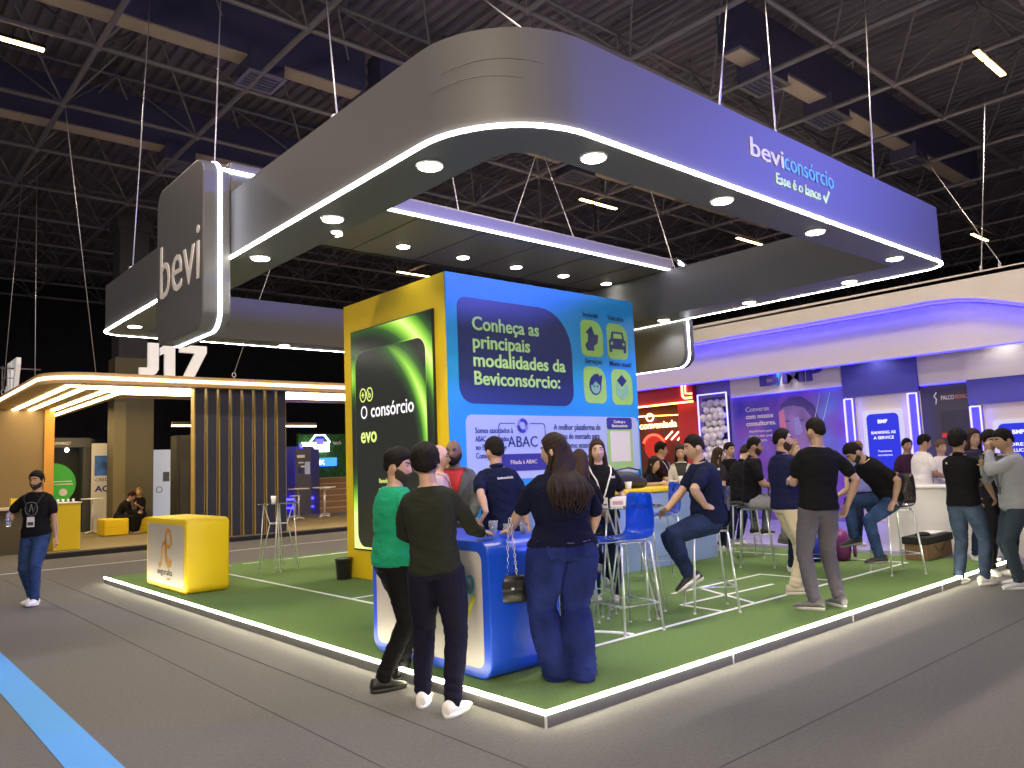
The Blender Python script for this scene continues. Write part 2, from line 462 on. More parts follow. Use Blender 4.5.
sg = saddle(-.62, -.342, .28, 3.96, 5.38, 'dark rounded sign with white word and light line', -.45)
text('lettering', 'bevi', .86, (-.62, 5.28, 3.50), -Y3, Z3, WHITE, sg, ext=.004, width=1.2, bold=-.004)
saddle(6.98, 6.722, 6.73, 3.72, 5.1, 'matching dark rounded sign at the far side of the ring', 6.83)

# steel cables, each hanging from the roof frame down to what it carries
def cable(bot, top, label, ring=True, group=None):
    bot, top = V(bot), V(top)
    t = thing('suspension_cable', label, 'cable', bot, group=group)
    b = MB(); b.tube([bot + V((0,0,.12)), top], .0085, 6); obj('wire', b, CABLE, t)
    b = MB(); c = bot + V((0, 0, .07))
    b.tube([c + V((.045*math.cos(a), .01, .055*math.sin(a))) for a in np.linspace(0, 2*PI, 13)[:-1]], .012, 6, closed=True)
    b.cyl(bot - V((0,0,.01)), .02, .03, 8); obj('eye_bolt', b, CHROME, t)
g = 'cables carrying the dark canopy'
for bot, top, lab in [
    ((-.2, 7.86, 4.40), (.68, 10.25, 10), 'cable with a ring at the far left end of the dark canopy'),
    ((-.2, 4.80, 4.745), (1.47, 9.0, 10), 'cable rising from the top of the rounded dark sign at left'),
    ((-.2, 2.03, 4.40), (2.9, 8.0, 10), 'cable over the middle of the left face of the dark canopy'),
    ((.25, .15, 4.40), (5.2, 6.6, 10), 'cable at the near rounded corner of the dark canopy'),
    ((2.3, -.0, 4.40), (8.9, 3.87, 10), 'cable above the right fascia just left of its long lettering'),
    ((3.2, -.0, 4.40), (9.4, 3.4, 10), 'cable rising right above the long white and blue lettering'),
    ((5.22, -.0, 4.40), (11.06, 2.3, 10), 'cable with a ring near the right end of the dark canopy')]:
    cable(bot, top, lab, group=g)
for bot, top, lab in [
    ((2.75, 4.2, 4.605), (6.2, 9.4, 10), 'straight cable over the left of the lit cross beam inside the canopy'),
    ((3.6, 4.2, 4.605), (9.7, 9.5, 10), 'cable over the middle of the lit cross beam inside the canopy'),
    ((4.9, 4.2, 4.605), (9.9, 10.2, 10), 'dashed looking cable right of the middle of the lit cross beam'),
    ((6.4, 3.6, 4.405), (13.0, 9.4, 10), 'cable with a ring at the right end of the lit cross beam')]:
    cable(bot, top, lab, group='cables carrying the cross beam')
# ------------------------------------------------------------------ yellow and blue display tower
TX0, TX1, TY0, TY1, TZ = 2.354, 5.9, 4.04, 6.57, 3.98
t = thing('display_tower', 'tall yellow box with a big screen on one side and a blue printed front', 'display tower', ((TX0+TX1)/2, (TY0+TY1)/2, PT))
tower = t
b = MB(); b.box((TX0, TY0 + .02, PT), (TX1, TY1, TZ)); obj('box_body', b, mat('yellow stretch fabric', (.74, .53, .008), .5, bump=.06, bscale=3), t)
b = MB(); b.box((TX0 + .03, TY0 + .05, TZ), (TX1 - .03, TY1 - .03, TZ + .012)); obj('top_cover', b, CHARFLAT, t)  # dark sheet added to keep yellow bounce off the cross beam
b = MB(); b.box((TX0 + .002, TY0, PT), (TX1, TY0 + .02, TZ)); front = obj('blue_front', b, CYANP, t)
yo = TY0
def plate(name, poly, m, parent=None, d=.004, off=0., y=None, **k):
    b = MB(); b.prism(poly, (0, (yo if y is None else y) - off, 0), X3, Z3, d); return obj(name, b, m, parent or front, **k)
plate('headline_panel', rrect(2.0, 1.34, [.22, .2, .6, .13], 8, (3.52, 3.02)), NAVYP)
for k, (s, w) in enumerate((('Conheça as', 1.15), ('principais', .97), ('modalidades da', 1.62), ('Beviconsórcio:', 1.5))):
    text('headline_lettering', s, .245, (2.74, yo, 3.285 - .232*k), X3, Z3, LIMET if 0 else mat('headline print', (.42, .72, .36), .5), front, ext=.004, off=.004, width=w, bold=.018)
ICON = NAVYP
def tile(name, cx_, cz_, w, h, cap, rad):
    o = plate(name, rrect(w, h, rad, 6, (cx_, cz_)), mat('icon tile print', (.30, .58, .13), .45))
    text('caption', cap, .105, (cx_ - .01, yo, cz_ + h/2 + .045), X3, Z3, ICON, o, ext=.002, align='CENTER', bold=.006)
    return o
tl = tile('icon_tile', 4.95, 3.34, .46, .53, 'Imóveis', [.1, .1, .2, .1])
plate('house_icon', [(4.84,3.16),(4.98,3.16),(4.98,3.23),(5.06,3.28),(5.08,3.40),(5.0,3.40),(4.94,3.52),(4.82,3.42),(4.87,3.40),(4.86,3.3),(4.80,3.24)], ICON, tl, off=.004)
tl = tile('icon_tile', 5.50, 3.335, .46, .54, 'Veículos', [.1, .1, .2, .1])
plate('car_icon', [(5.32,3.17),(5.37,3.17),(5.37,3.22),(5.63,3.22),(5.63,3.17),(5.68,3.17),(5.69,3.34),(5.65,3.37),(5.62,3.48),(5.38,3.48),(5.35,3.37),(5.31,3.34)], ICON, tl, off=.004)
plate('windscreen', [(5.40,3.38),(5.60,3.38),(5.585,3.45),(5.415,3.45)], MATS['icon tile print'], tl, off=.008)
for x in (5.37, 5.63): plate('headlamp', oval(.025, .025, (x, 3.30), 12), MATS['icon tile print'], tl, off=.008)
tl = tile('icon_tile', 4.97, 2.665, .46, .53, 'Serviços', [.1, .1, .2, .1])
plate('face_icon', oval(.125, .14, (4.97, 2.66)), ICON, tl, off=.004)
plate('face_shape', oval(.095, .1, (4.97, 2.64)), mat('icon tint', (.20, .45, .35), .5), tl, off=.007)
plate('hair_shape', [(4.85,2.68),(4.9,2.66),(4.97,2.72),(5.07,2.66),(5.1,2.72),(5.12,2.82),(5.06,2.79),(5.03,2.83),(4.95,2.82),(4.88,2.77)], ICON, tl, off=.010)
for x in (4.935, 5.005): plate('eye_shape', oval(.011, .014, (x, 2.645), 10), ICON, tl, off=.011)
tl = tile('icon_tile', 5.555, 2.655, .46, .53, 'Muito mais!', [.1, .1, .2, .1])
plate('cube_top', [(5.55,2.66),(5.66,2.75),(5.55,2.84),(5.44,2.75)], ICON, tl, off=.004)
plate('cube_side', [(5.42,2.72),(5.54,2.63),(5.54,2.46),(5.42,2.55)], MATS['icon tint'], tl, off=.004)
plate('cube_side', [(5.56,2.63),(5.68,2.72),(5.68,2.55),(5.56,2.46)], MATS['icon tint'], tl, off=.004)
wp = plate('info_panel', rrect(3.27, .82, .1, 6, (4.235, 1.80)), LILAC)
for k, s in enumerate(('Somos associados à', 'ABAC e autorizados', 'no Brasil, o que', 'Consórcio exige')):
    text('info_lettering', s, .1, (2.74, yo, 1.98 - .105*k), X3, Z3, ICON, wp, ext=.002, off=.004, width=(.62, .55, .5, .5)[k], bold=.008)
b = MB(); b.frame(rrect(.82, .62, .05, 4, (3.53, 1.80)), rrect(.80, .60, .045, 4, (3.53, 1.80)), (0, yo - .004, 0), X3, Z3, .003); obj('badge_outline', b, ICON, wp)
plate('logo_gap', rrect(.26, .05, .001, 1, (3.53, 2.105)), LILAC, wp, off=.005)
plate('badge_base', rrect(.82, .22, [.05,.05,.001,.001], 4, (3.53, 1.6)), mat('indigo print', (.03, .03, .28), .5), wp, off=.004)
text('badge_name', 'ABAC', .2, (3.53, yo, 1.80), X3, Z3, ICON, wp, ext=.002, off=.006, align='CENTER', width=.52)
text('badge_text', 'Filiada à ABAC', .075, (3.53, yo, 1.58), X3, Z3, WHITE, wp, ext=.002, off=.009, align='CENTER', width=.46)
for k in range(6):
    a0 = 60*k; P_ = arc(3.53, 2.075, .095, a0, a0 + 75, 5) + arc(3.53, 2.075, .05, a0 + 60, a0, 5)
    plate('logo_petal', P_, (MATS['indigo print'], BLUEP, mat('mauve print', (.28, .25, .6), .5))[k % 3], wp, off=.008 + .0007*k)
for k, (s, w) in enumerate((('A melhor plataforma de', .93), ('ofertas de mercado para', .90), ('você como nosso', .7))):
    text('info_lettering', s, .115, (4.1, yo, 2.02 - .125*k), X3, Z3, ICON, wp, ext=.002, off=.004, width=w, bold=.01)
for k, (s, w) in enumerate((('Acesse com seu', .6), ('consultor', .4))):
    text('info_lettering', s, .09, (4.36, yo, 1.63 - .1*k), X3, Z3, ICON, wp, ext=.002, off=.004, width=w)
plate('code_frame', rrect(.55, .68, [.05,.05,.02,.02], 4, (5.44, 1.80)), mat('code frame green', (.36, .62, .22), .5), wp, off=.004)
plate('code_header', rrect(.55, .17, .04, 4, (5.44, 2.115)), MATS['indigo print'], wp, off=.008)
for k, s in enumerate(('Conheça a', 'Beviconsórcio')):
    text('code_caption', s, .06, (5.44, yo, 2.12 - .06*k), X3, Z3, WHITE, wp, ext=.002, off=.012, align='CENTER', bold=.01)
plate('blank_square', rrect(.43, .44, .01, 1, (5.44, 1.78)), WHITE, wp, off=.008)

# screen on the left side: dark device drawing with lime light sweeping round it
def screen_mat():
    m = bpy.data.materials.new('screen picture'); m.use_nodes = True; nt = m.node_tree; N = nt.nodes; Lk = nt.links
    bs = N['Principled BSDF']; bs.inputs['Base Color'].default_value = (.01, .01, .01, 1); bs.inputs['Roughness'].default_value = .25
    tc = N.new('ShaderNodeTexCoord'); sp = N.new('ShaderNodeSeparateXYZ'); Lk.new(tc.outputs['Object'], sp.inputs[0])
    def M_(op, a, b=None, c=None):
        n = N.new('ShaderNodeMath'); n.operation = op
        for i, q in enumerate((a, b, c)):
            if q is None: continue
            if isinstance(q, (int, float)): n.inputs[i].default_value = q
            else: Lk.new(q, n.inputs[i])
        return n.outputs[0]
    # u 0..1 to the right, v 0..1 up
    u = M_('DIVIDE', M_('SUBTRACT', 6.31, sp.outputs[1]), 2.0); v = M_('DIVIDE', M_('SUBTRACT', sp.outputs[2], .5), 3.04)
    vv = M_('MULTIPLY', v, 1.52)
    def ringd(cu, cv, r, w):   # soft ring
        d = M_('SQRT', M_('ADD', M_('POWER', M_('SUBTRACT', u, cu), 2), M_('POWER', M_('SUBTRACT', vv, cv), 2)))
        x = M_('DIVIDE', M_('ABSOLUTE', M_('SUBTRACT', d, r)), w)
        return M_('POWER', M_('MAXIMUM', M_('SUBTRACT', 1, x), 0), 1.6)
    # device body mask (rounded rectangle)
    qx = M_('MAXIMUM', M_('SUBTRACT', M_('ABSOLUTE', M_('SUBTRACT', u, .49)), .34), 0)
    qy = M_('MAXIMUM', M_('SUBTRACT', M_('ABSOLUTE', M_('SUBTRACT', vv, .69)), .58), 0)
    dd = M_('SQRT', M_('ADD', M_('POWER', qx, 2), M_('POWER', qy, 2)))
    inside = M_('LESS_THAN', dd, .095)
    rim = M_('MULTIPLY', M_('LESS_THAN', dd, .103), M_('SUBTRACT', 1, inside))
    ins = M_('MULTIPLY', ringd(.15, .62, .81, .15), .95)
    fade = M_('MINIMUM', M_('MAXIMUM', M_('MULTIPLY', M_('SUBTRACT', u, .30), 1.7), 0), 1)
    ins = M_('MULTIPLY', ins, fade)
    out = M_('ADD', ringd(.15, .62, 1.02, .2), M_('ADD', M_('MULTIPLY', ringd(-.02, 1.2, .0, .28), .8), M_('MULTIPLY', ringd(.02, .1, .0, .5), 1.7)))
    f = M_('ADD', M_('MULTIPLY', inside, ins), M_('MULTIPLY', M_('SUBTRACT', 1, inside), out))
    f = M_('ADD', M_('MULTIPLY', rim, .12), f)
    cr = N.new('ShaderNodeValToRGB'); Lk.new(f, cr.inputs[0]); e = cr.color_ramp.elements
    e[0].position = 0; e[0].color = (.012, .015, .012, 1); e[1].position = 1; e[1].color = (.85, 1, .35, 1)
    q = e.new(.25); q.color = (.03, .10, .02, 1); q = e.new(.55); q.color = (.25, .62, .05, 1); q = e.new(.8); q.color = (.62, .95, .15, 1)
    Lk.new(cr.outputs[0], bs.inputs['Emission Color']); bs.inputs['Emission Strength'].default_value = 1.1
    return m
b = MB(); b.box((TX0 - .03, 4.29, .48), (TX0, 6.33, 3.56)); fr = obj('screen_frame', b, BLACKP, t, bevel=.006)
b = MB(); b.box((TX0 - .034, 4.31, .5), (TX0 - .03, 6.31, 3.54)); sc = obj('screen', b, screen_mat(), t)
sx = TX0 - .034
EW, EL = glow('screen white', (.95, .93, 1), .95), glow('screen lime', (.75, .9, .25), .85)
text('screen_text', 'O', .26, (sx, 6.07, 2.29), -Y3, Z3, EW, sc, ext=.001, width=.17)
text('screen_text', 'consórcio', .27, (sx, 5.80, 2.30), -Y3, Z3, EW, sc, ext=.001, width=1.05, bold=.01)
text('screen_text', 'evo', .30, (sx, 6.08, 1.96), -Y3, Z3, EL, sc, ext=.001, width=.42, bold=.02)
text('screen_text', 'Revolucionário', .085, (sx, 5.62, 1.40), -Y3, Z3, EL, sc, ext=.001, width=.5, bold=.01)
text('screen_text', 'o valor da sua ideia', .085, (sx, 5.62, 1.29), -Y3, Z3, EW, sc, ext=.001, width=.6, bold=.01)
for y in (6.0, 5.82):
    b = MB(); b.frame(oval(.085, .1, (0,0), 20), oval(.068, .082, (0,0), 20), (sx, y, 2.62), -Y3, Z3, .004); obj('logo_ring', b, EL, sc)
text('logo_sign', '+', .15, (sx, 6.0, 2.57), -Y3, Z3, EL, sc, ext=.001, align='CENTER', bold=.02)
text('logo_sign', 'b', .13, (sx, 5.82, 2.575), -Y3, Z3, EL, sc, ext=.001, align='CENTER', bold=.02)

# ------------------------------------------------------------------ blue counter with white front
t = thing('promotion_counter', 'blue rounded counter with a white lettered front near the platform corner', 'counter', (.55, 1.5, PT))
fx, fd, y0, y1, z1 = .2, .68, .74, 2.29, 1.04
b = MB(); prof = rrect(y1-y0, z1-PT, [.12, .12, .12, .12], 8, ((y0+y1)/2, (z1+PT)/2))
b.prism(prof, (fx, 0, 0), Y3, Z3, fd, smooth=False); bd = obj('counter_body', b, BLUEP, t, bevel=.012)
b = MB(); b.prism(rrect(y1-y0-.15, z1-PT-.15, .07, 6, ((y0+y1)/2, (z1+PT)/2)), (fx - .003, 0, 0), Y3, Z3, .006); fp = obj('front_panel', b, PANELW, t)
TEALT = mat('teal letters', (.03, .13, .20), .4); OLIVE = mat('olive letters', (.36, .36, .04), .5)
text('front_lettering', 'bevi', .30, (fx - .003, 2.13, .665), -Y3, Z3, mat('navy letters', (.02,.03,.10), .4), fp, width=.42, ext=.006)
text('front_lettering', 'consórcio', .30, (fx - .003, 1.70, .665), -Y3, Z3, TEALT, fp, width=.80, ext=.006)
text('slogan_lettering', 'Esse é o lance', .155, (fx - .003, 1.82, .485), -Y3, Z3, OLIVE, fp, width=.75, ext=.004, bold=.012)
b = MB(); b.prism([(p[0]*1.05, p[1]*1.2) for p in chk], (fx - .003, 1.035, .5), -Y3, Z3, .01); obj('tick_mark', b, OLIVE, fp)

# yellow box counter on the left of the turf
t = thing('yellow_counter', 'rounded yellow box counter with a white panel bearing a curly orange letter', 'counter', (.5, 7.67, PT))
b = MB(); b.prism(rrect(1.66, .95, .09, 8, (7.67, .565)), (.2, 0, 0), Y3, Z3, .56); obj('counter_body', b, YEL, t, bevel=.03, seg=3)
b = MB(); b.prism(rrect(1.50, .80, .05, 6, (7.67, .555)), (.196, 0, 0), Y3, Z3, .006); fp = obj('front_panel', b, mat('panel greige', (.42, .38, .35), .5), t)
ORG = mat('orange print', (.48, .22, .03), .5)
def stroke(pts, w):   # thick flat ribbon on the front panel, pts (y to the right, z)
    b = MB(); P = [V((p[0], p[1], 0)) for p in pts]; Lr = [[], []]
    for i, p in enumerate(P):
        d = (P[min(i+1, len(P)-1)] - P[max(i-1, 0)]).normalized(); n = V((-d.y, d.x, 0)); ww = w[i] if hasattr(w, '__len__') else w
        for q, s in ((0, 1), (1, -1)): c = p + n*s*ww/2; Lr[q].append(c)
    vs = [(.1925, c.x, c.y) for c in Lr[0]] + [(.1925, c.x, c.y) for c in Lr[1]]; n = len(P)
    vs += [(.196, v[1], v[2]) for v in vs]; m2 = 2*n
    fs = []
    for i in range(n-1): fs += [(i, i+1, n+i+1, n+i), (i, m2+i, m2+i+1, i+1), (n+i, n+i+1, m2+n+i+1, m2+n+i)]
    b.add(vs, fs); return b
E_ = [(7.44, .58), (7.40, .68), (7.42, .78), (7.48, .86), (7.55, .88), (7.62, .82), (7.65, .72), (7.64, .58), (7.60, .48), (7.52, .42), (7.45, .44), (7.42, .50)]
obj('letter_print', stroke([(7.64, .66), (7.55, .66), (7.44, .66)], .06), ORG, fp)
obj('letter_print', stroke(E_[1:], [.05,.06,.07,.07,.07,.07,.08,.09,.10,.10,.08,.05]), ORG, fp)
obj('letter_print', stroke([(7.62, .72), (7.74, .70), (7.80, .62), (7.80, .50), (7.83, .42), (7.88, .38), (7.92, .42)], [.04,.05,.055,.05,.05,.05,.06]), ORG, fp)
text('panel_text', 'seguralta', .115, (.196, 7.98, .285), -Y3, Z3, mat('dark print', (.03, .02, .02), .5), fp, ext=.001, width=.62, bold=.01)
text('panel_text', 'seguros', .05, (.196, 7.58, .225), -Y3, Z3, MATS['orange print'], fp, ext=.001)
b = MB()
for x, y in ((.27, 6.95), (.68, 6.95), (.27, 8.4), (.68, 8.4)): b.cyl((x, y, PT), .03, .02, 10)
# low yellow-topped counter on the turf right of the tower front
t = thing('service_counter', 'long pale blue counter with a yellow top in front of the tower', 'counter', (4.9, 3.6, PT))
b = MB(); b.box((3.05, 3.38, PT), (6.75, 3.82, 1.12)); obj('counter_body', b, mat('pale blue laminate', (.30, .42, .80), .45), t, bevel=.01)
b = MB(); b.box((3.02, 3.34, 1.12), (6.78, 3.86, 1.18)); obj('counter_top', b, YEL, t, bevel=.012)
# ------------------------------------------------------------------ bar stools: chrome frame, one-piece shell
SHELLB = mat('black shell plastic', (.012, .012, .02), .25, coat=.3)
SHELLT = mat('translucent blue shell', (.01, .12, .95), .12, trans=.75, coat=.4)
def make_stool(shell, label, arms=True):
    t = thing('bar_stool', label, 'stool', world=False, group='chrome bar stools on the turf')
    H = .76
    def leg(sx, sy):
        b = MB(); tx, ty = .17*sx, .16*sy; fx_, fy_ = .225*sx, .215*sy
        b.tube([(tx*.55, ty, H), (tx*.9, ty, H - .004), (tx*1.02, ty*1.02, H - .03), (fx_, fy_, .006)], .011, 8)
        o = obj('leg', b, CHROME, t)
        b = MB(); b.cyl((fx_, fy_, 0), .014, .014, 10); obj('foot_cap', b, WHITE, o)
    for sx in (-1, 1):
        for sy in (-1, 1): leg(sx, sy)
    q = .24; f = 1 - q/H; wx, wy = .17 + .055*f, .16 + .055*f
    b = MB(); b.tube([(-wx, -wy, q), (wx, -wy, q), (wx, wy, q), (-wx, wy, q)], .0085, 6, closed=True); obj('foot_ring', b, CHROME, t)
    b = MB(); b.tube([(-.09, -.16, H), (-.09, .16, H)], .011, 6); b.tube([(.09, -.16, H), (.09, .16, H)], .011, 6); obj('seat_frame', b, CHROME, t)
    # shell: local +y is forward
    prof = [(.215, .775), (.20, .792), (.10, .787), (-.02, .779), (-.12, .782), (-.175, .80), (-.205, .86), (-.222, .97), (-.238, 1.09), (-.25, 1.19)]
    wid = [.185, .195, .205, .207, .205, .203, .20, .198, .19, .165]
    th = .008; n = 9; V0 = []
    for (y, z), w in zip(prof, wid):
        for k in range(n):
            u = -1 + 2*k/(n-1); back = max(0, (z - .80)/.4)
            V0.append(V((w*u, y + (.05*u*u*back), z + .02*u*u*(1-min(1, back*3)))))
    m = len(prof); fs = [(i*n+k, i*n+k+1, (i+1)*n+k+1, (i+1)*n+k) for i in range(m-1) for k in range(n-1)]
    b = MB(); b.add(V0, fs, True); o = obj('shell', b, shell, t)
    s = o.modifiers.new('thickness', 'SOLIDIFY'); s.thickness = .012; s.offset = 0
    s = o.modifiers.new('round', 'SUBSURF'); s.levels = 1; s.render_levels = 1
    return t
def face(deg): return R(deg - 90)      # local +y turned to a compass angle
stoolB = make_stool(SHELLT, 'translucent blue bar stool in front of the round glass bar table')
stoolB.location = (2.06, 1.12, PT); stoolB.rotation_euler[2] = face(170)
dup(stoolB, (4.65, 2.75, PT), face(150), 'small translucent blue bar stool between the seated man and the pale blue counter')
stoolK = make_stool(SHELLB, 'black-shelled bar stool under the seated man in navy polo')
stoolK.location = (3.28, 1.10, PT); stoolK.rotation_euler[2] = face(139)
dup(stoolK, (2.24, 1.80, PT), face(20), 'black-shelled bar stool under the woman hidden behind the long-haired woman')
dup(stoolK, (6.2, 2.38, PT), face(120), 'black-shelled bar stool under the smiling bearded man')
dup(stoolK, (6.95, 3.05, PT), face(135), 'black-shelled bar stool under the man looking down at his hands')
dup(stoolK, (6.52, .68, PT), face(145), 'black-shelled bar stool under the man bending forward')
dup(stoolK, (5.75, 1.28, PT), face(300), 'empty black-shelled bar stool beside the bending man, mostly behind the man in grey trousers')

GLASS = mat('table glass', (.75, .88, .9), .05, trans=.92)
def glass_table(loc, rz, r, label, top_m):
    t = thing('glass_bar_table', label, 'table', loc, rz, world=False)
    b = MB(); b.lathe((0, 0, 1.02), [(r - .01, 0), (r, .004), (r, .010), (r - .01, .014)], 40); obj('table_top', b, top_m, t)
    for k in range(4):
        a = PI/4 + k*PI/2; c, s = math.cos(a), math.sin(a); q = lambda rr, z, d=0: (rr*c - d*s, rr*s + d*c, z)
        b = MB()
        b.tube([q(r*.72, 1.02), q(r*.42, .72), q(r*.95, .01, .05)], .009, 6)
        b.tube([q(r*.72, 1.02), q(r*.95, .01, -.05)], .009, 6)
        o = obj('leg', b, CHROME, t)
        for e_ in (.05, -.05): b = MB(); b.cyl(q(r*.95, 0, e_), .016, .012, 8); obj('foot_cap', b, WHITE, o)
    b = MB(); b.tube([(r*.42*math.cos(a), r*.42*math.sin(a), .72) for a in np.linspace(0, 2*PI, 17)[:-1]], .008, 6, closed=True); obj('brace_ring', b, CHROME, t)
    return t
glass_table((2.06, 8.2, PT), .3, .31, 'round glass bar table with thin chrome legs behind the yellow box counter', GLASS)
glass_table((2.62, 1.52, PT), .5, .34, 'round glass bar table between the seated people', GLASS)

CUPM = mat('white cup plastic', (.72, .72, .74), .4)
def cup(x, y, z, label, h=.085, r=.034, m=None, band=None, group=None):
    b = MB(); b.lathe((x, y, z + .001), [(r*.72, 0), (r*.74, .003), (r, h), (r*.94, h), (r*.7, .006)], 16)
    o = obj('cup', b, m or CUPM); tag(o, label, 'cup', group)
    if band:
        b = MB(); b.lathe((x, y, z + .001), [(r*.82, h*.25), (r*.83, h*.25), (r*.965, h*.75), (r*.95, h*.75)], 16); obj('sleeve', b, band, o)
    return o
CLEARC = mat('clear cup plastic', (.85, .88, .95), .1, trans=.8)
cup(2.0, 8.24, PT + 1.035, 'white cup standing on the glass table behind the yellow box counter', .11, .045)
cup(.60, .98, 1.04, 'clear plastic cup on the blue counter beside the dark-shirted man, left of a pair', .085, .038, CLEARC)
cup(.75, .97, 1.04, 'clear plastic cup on the blue counter, right of a pair', .075, .034, CLEARC)
cup(.72, 1.30, 1.04, 'plastic cup farther back on the blue counter, behind the arm of the navy-shirted man', .09, .038, CLEARC)
cup(2.82, 1.62, PT + 1.035, 'paper coffee cup with brown sleeve on the round glass table', .095, .043, CUPM, mat('kraft paper', (.36, .18, .08), .8))
cup(4.60, 3.50, 1.18, 'white cup on the yellow-topped counter in front of the dark bag, left of two', .10, .05)
cup(4.92, 3.48, 1.18, 'white cup on the yellow-topped counter in front of the dark bag, right of two', .10, .05)
cup(6.30, 3.62, 1.18, 'white cup with lid on the yellow-topped counter by the people leaning there', .13, .05)
t = thing('napkin_box', 'white printed napkin box on the round glass table', 'box', (2.58, 1.58, PT + 1.036), .5, world=False)
b = MB(); b.frame(rrect(.26, .16, .01, 2), rrect(.248, .148, .006, 2), (0, 0, .002), X3, Y3, .075); b.box((-.127, -.077, 0), (.127, .077, .006)); obj('tray', b, CUPM, t)
b = MB()
for k in range(6): b.box((-.115 + .04*k, -.06, .01), (-.085 + .04*k, .06, .09 - .006*(k % 2)))
obj('napkins', b, mat('napkin paper', (.75, .72, .78), .8), t)
b = MB(); b.box((-.131, -.05, .02), (-.129, .05, .055)); b.box((-.1, -.082, .02), (.1, -.080, .055)); obj('printed_band', b, mat('pink print', (.5, .25, .45), .6), t)
t = thing('tablet', 'small grey tablet lying on the round glass table', 'tablet', (2.50, 1.36, PT + 1.036), 1.1, world=False)
b = MB(); b.prism(rrect(.2, .14, .015, 4), (0, 0, 0), X3, Y3, .009); obj('tablet_body', b, mat('tablet shell', (.18, .18, .2), .3, .4), t)
b = MB(); b.prism(rrect(.18, .12, .006, 3), (0, 0, .009), X3, Y3, .0008); obj('tablet_screen', b, mat('dark screen glass', (.01, .01, .014), .08), t)
# dark bag on the counter
t = thing('tote_bag', 'dark soft bag lying on the yellow-topped counter', 'bag', (4.95, 3.65, 1.18))
b = MB(); rs = []
for k, (x, w, h) in enumerate(((4.38,.03,.03),(4.42,.12,.13),(4.6,.16,.22),(4.9,.17,.25),(5.2,.16,.23),(5.42,.12,.14),(5.46,.03,.03))):
    rs.append([(x, 3.66 + w*math.cos(a)*.9, 1.182 + h*.5 + h*.5*math.sin(a)) for a in np.linspace(0, 2*PI, 15)[:-1]])
b.rings(rs); obj('bag_body', b, mat('black nylon', (.02, .02, .025), .6, bump=.3, bscale=30), t)
b = MB(); b.tube([(4.6, 3.56, 1.36), (4.7, 3.50, 1.44), (4.95, 3.49, 1.47), (5.2, 3.50, 1.43), (5.28, 3.56, 1.36)], .012, 6); obj('handle', b, BLACKP, t)
# black bin at the tower corner
t = thing('waste_bin', 'small black waste bin at the corner of the yellow tower', 'bin', (2.17, 6.35, PT))
b = MB(); b.lathe((2.17, 6.35, PT + .001), [(.098, 0), (.10, .005), (.118, .27), (.124, .275), (.124, .285), (.112, .285), (.095, .012)], 28); obj('bin_body', b, BLACKP, t)
b = MB(); b.lathe((2.17, 6.35, PT + .262), [(.119, 0), (.127, .003), (.127, .014), (.119, .017)], 28); obj('rim', b, BLACKP, t)
# cardboard box with black cloth
t = thing('cardboard_box', 'brown cardboard box topped with black cloth at the foot of the white counter', 'box', (8.1, .95, PT))
KRAFT = mat('cardboard', (.20, .12, .065), .85, bump=.1, bscale=40)
b = MB(); b.box((7.72, .78, PT + .001), (8.55, 1.08, .30)); obj('box_body', b, KRAFT, t, bevel=.006)
b = MB(); b.tube([(7.95, .777, .27), (8.05, .776, .20), (8.2, .776, .19), (8.3, .777, .27)], .005, 5); obj('cut_handle', b, BLACKP, t)
b = MB(); b.box((7.69, .76, .30), (8.57, 1.10, .40)); b.ball((7.95, .92, .41), (.14, .09, .04)); obj('black_cloth', b, mat('black cloth', (.010, .010, .012), .9, bump=.4, bscale=12), t, bevel=.03)
b = MB(); b.box((8.1, .82, .40), (8.5, 1.05, .425)); obj('white_cloth', b, mat('white cloth', (.7, .7, .75), .8), t, bevel=.008)
# backpacks under the bending man's stool
def pack(x, y, m, label, s=1., z=PT):
    t = thing('backpack', label, 'bag', (x, y, z), .4, world=False)
    b = MB(); rs = []
    for zz, w, d in ((.0,.12,.07),(.03,.17,.11),(.15,.19,.13),(.3,.18,.12),(.38,.14,.09),(.42,.06,.04)):
        rs.append([V((w*math.cos(a), d*math.sin(a), zz))*s for a in np.linspace(0, 2*PI, 17)[:-1]])
    b.rings(rs); obj('pack_body', b, m, t)
    b = MB(); b.prism(rrect(.2*s, .18*s, .04*s, 4, (0, .14*s)), (0, -.15*s, 0), X3, Z3, .04*s); obj('front_pocket', b, m, t, bevel=.01)
    b = MB(); b.tube([(-.04*s, .02, .41*s), (-.03*s, .02, .46*s), (.03*s, .02, .46*s), (.04*s, .02, .41*s)], .008, 6); obj('grab_loop', b, BLACKP, t)
pack(7.30, 1.75, mat('purple nylon', (.18, .02, .16), .5), 'purple patterned backpack on the turf behind the bending man\'s stool', 1.0)
pack(7.0, 2.0, mat('royal blue nylon', (.015, .03, .45), .5), 'royal blue bag on the turf left of the purple backpack', .8)

# white reception counter at the right
t = thing('white_counter', 'plain white counter where the men in white shirts stand', 'counter', (9.0, .6, 0))
b = MB(); b.box((8.75, -.6, .08), (9.3, 1.70, 1.0)); obj('counter_body', b, WHITE, t, bevel=.01)
b = MB(); b.box((8.72, -.63, 1.0), (9.33, 1.73, 1.03)); obj('counter_top', b, WHITE, t, bevel=.006)
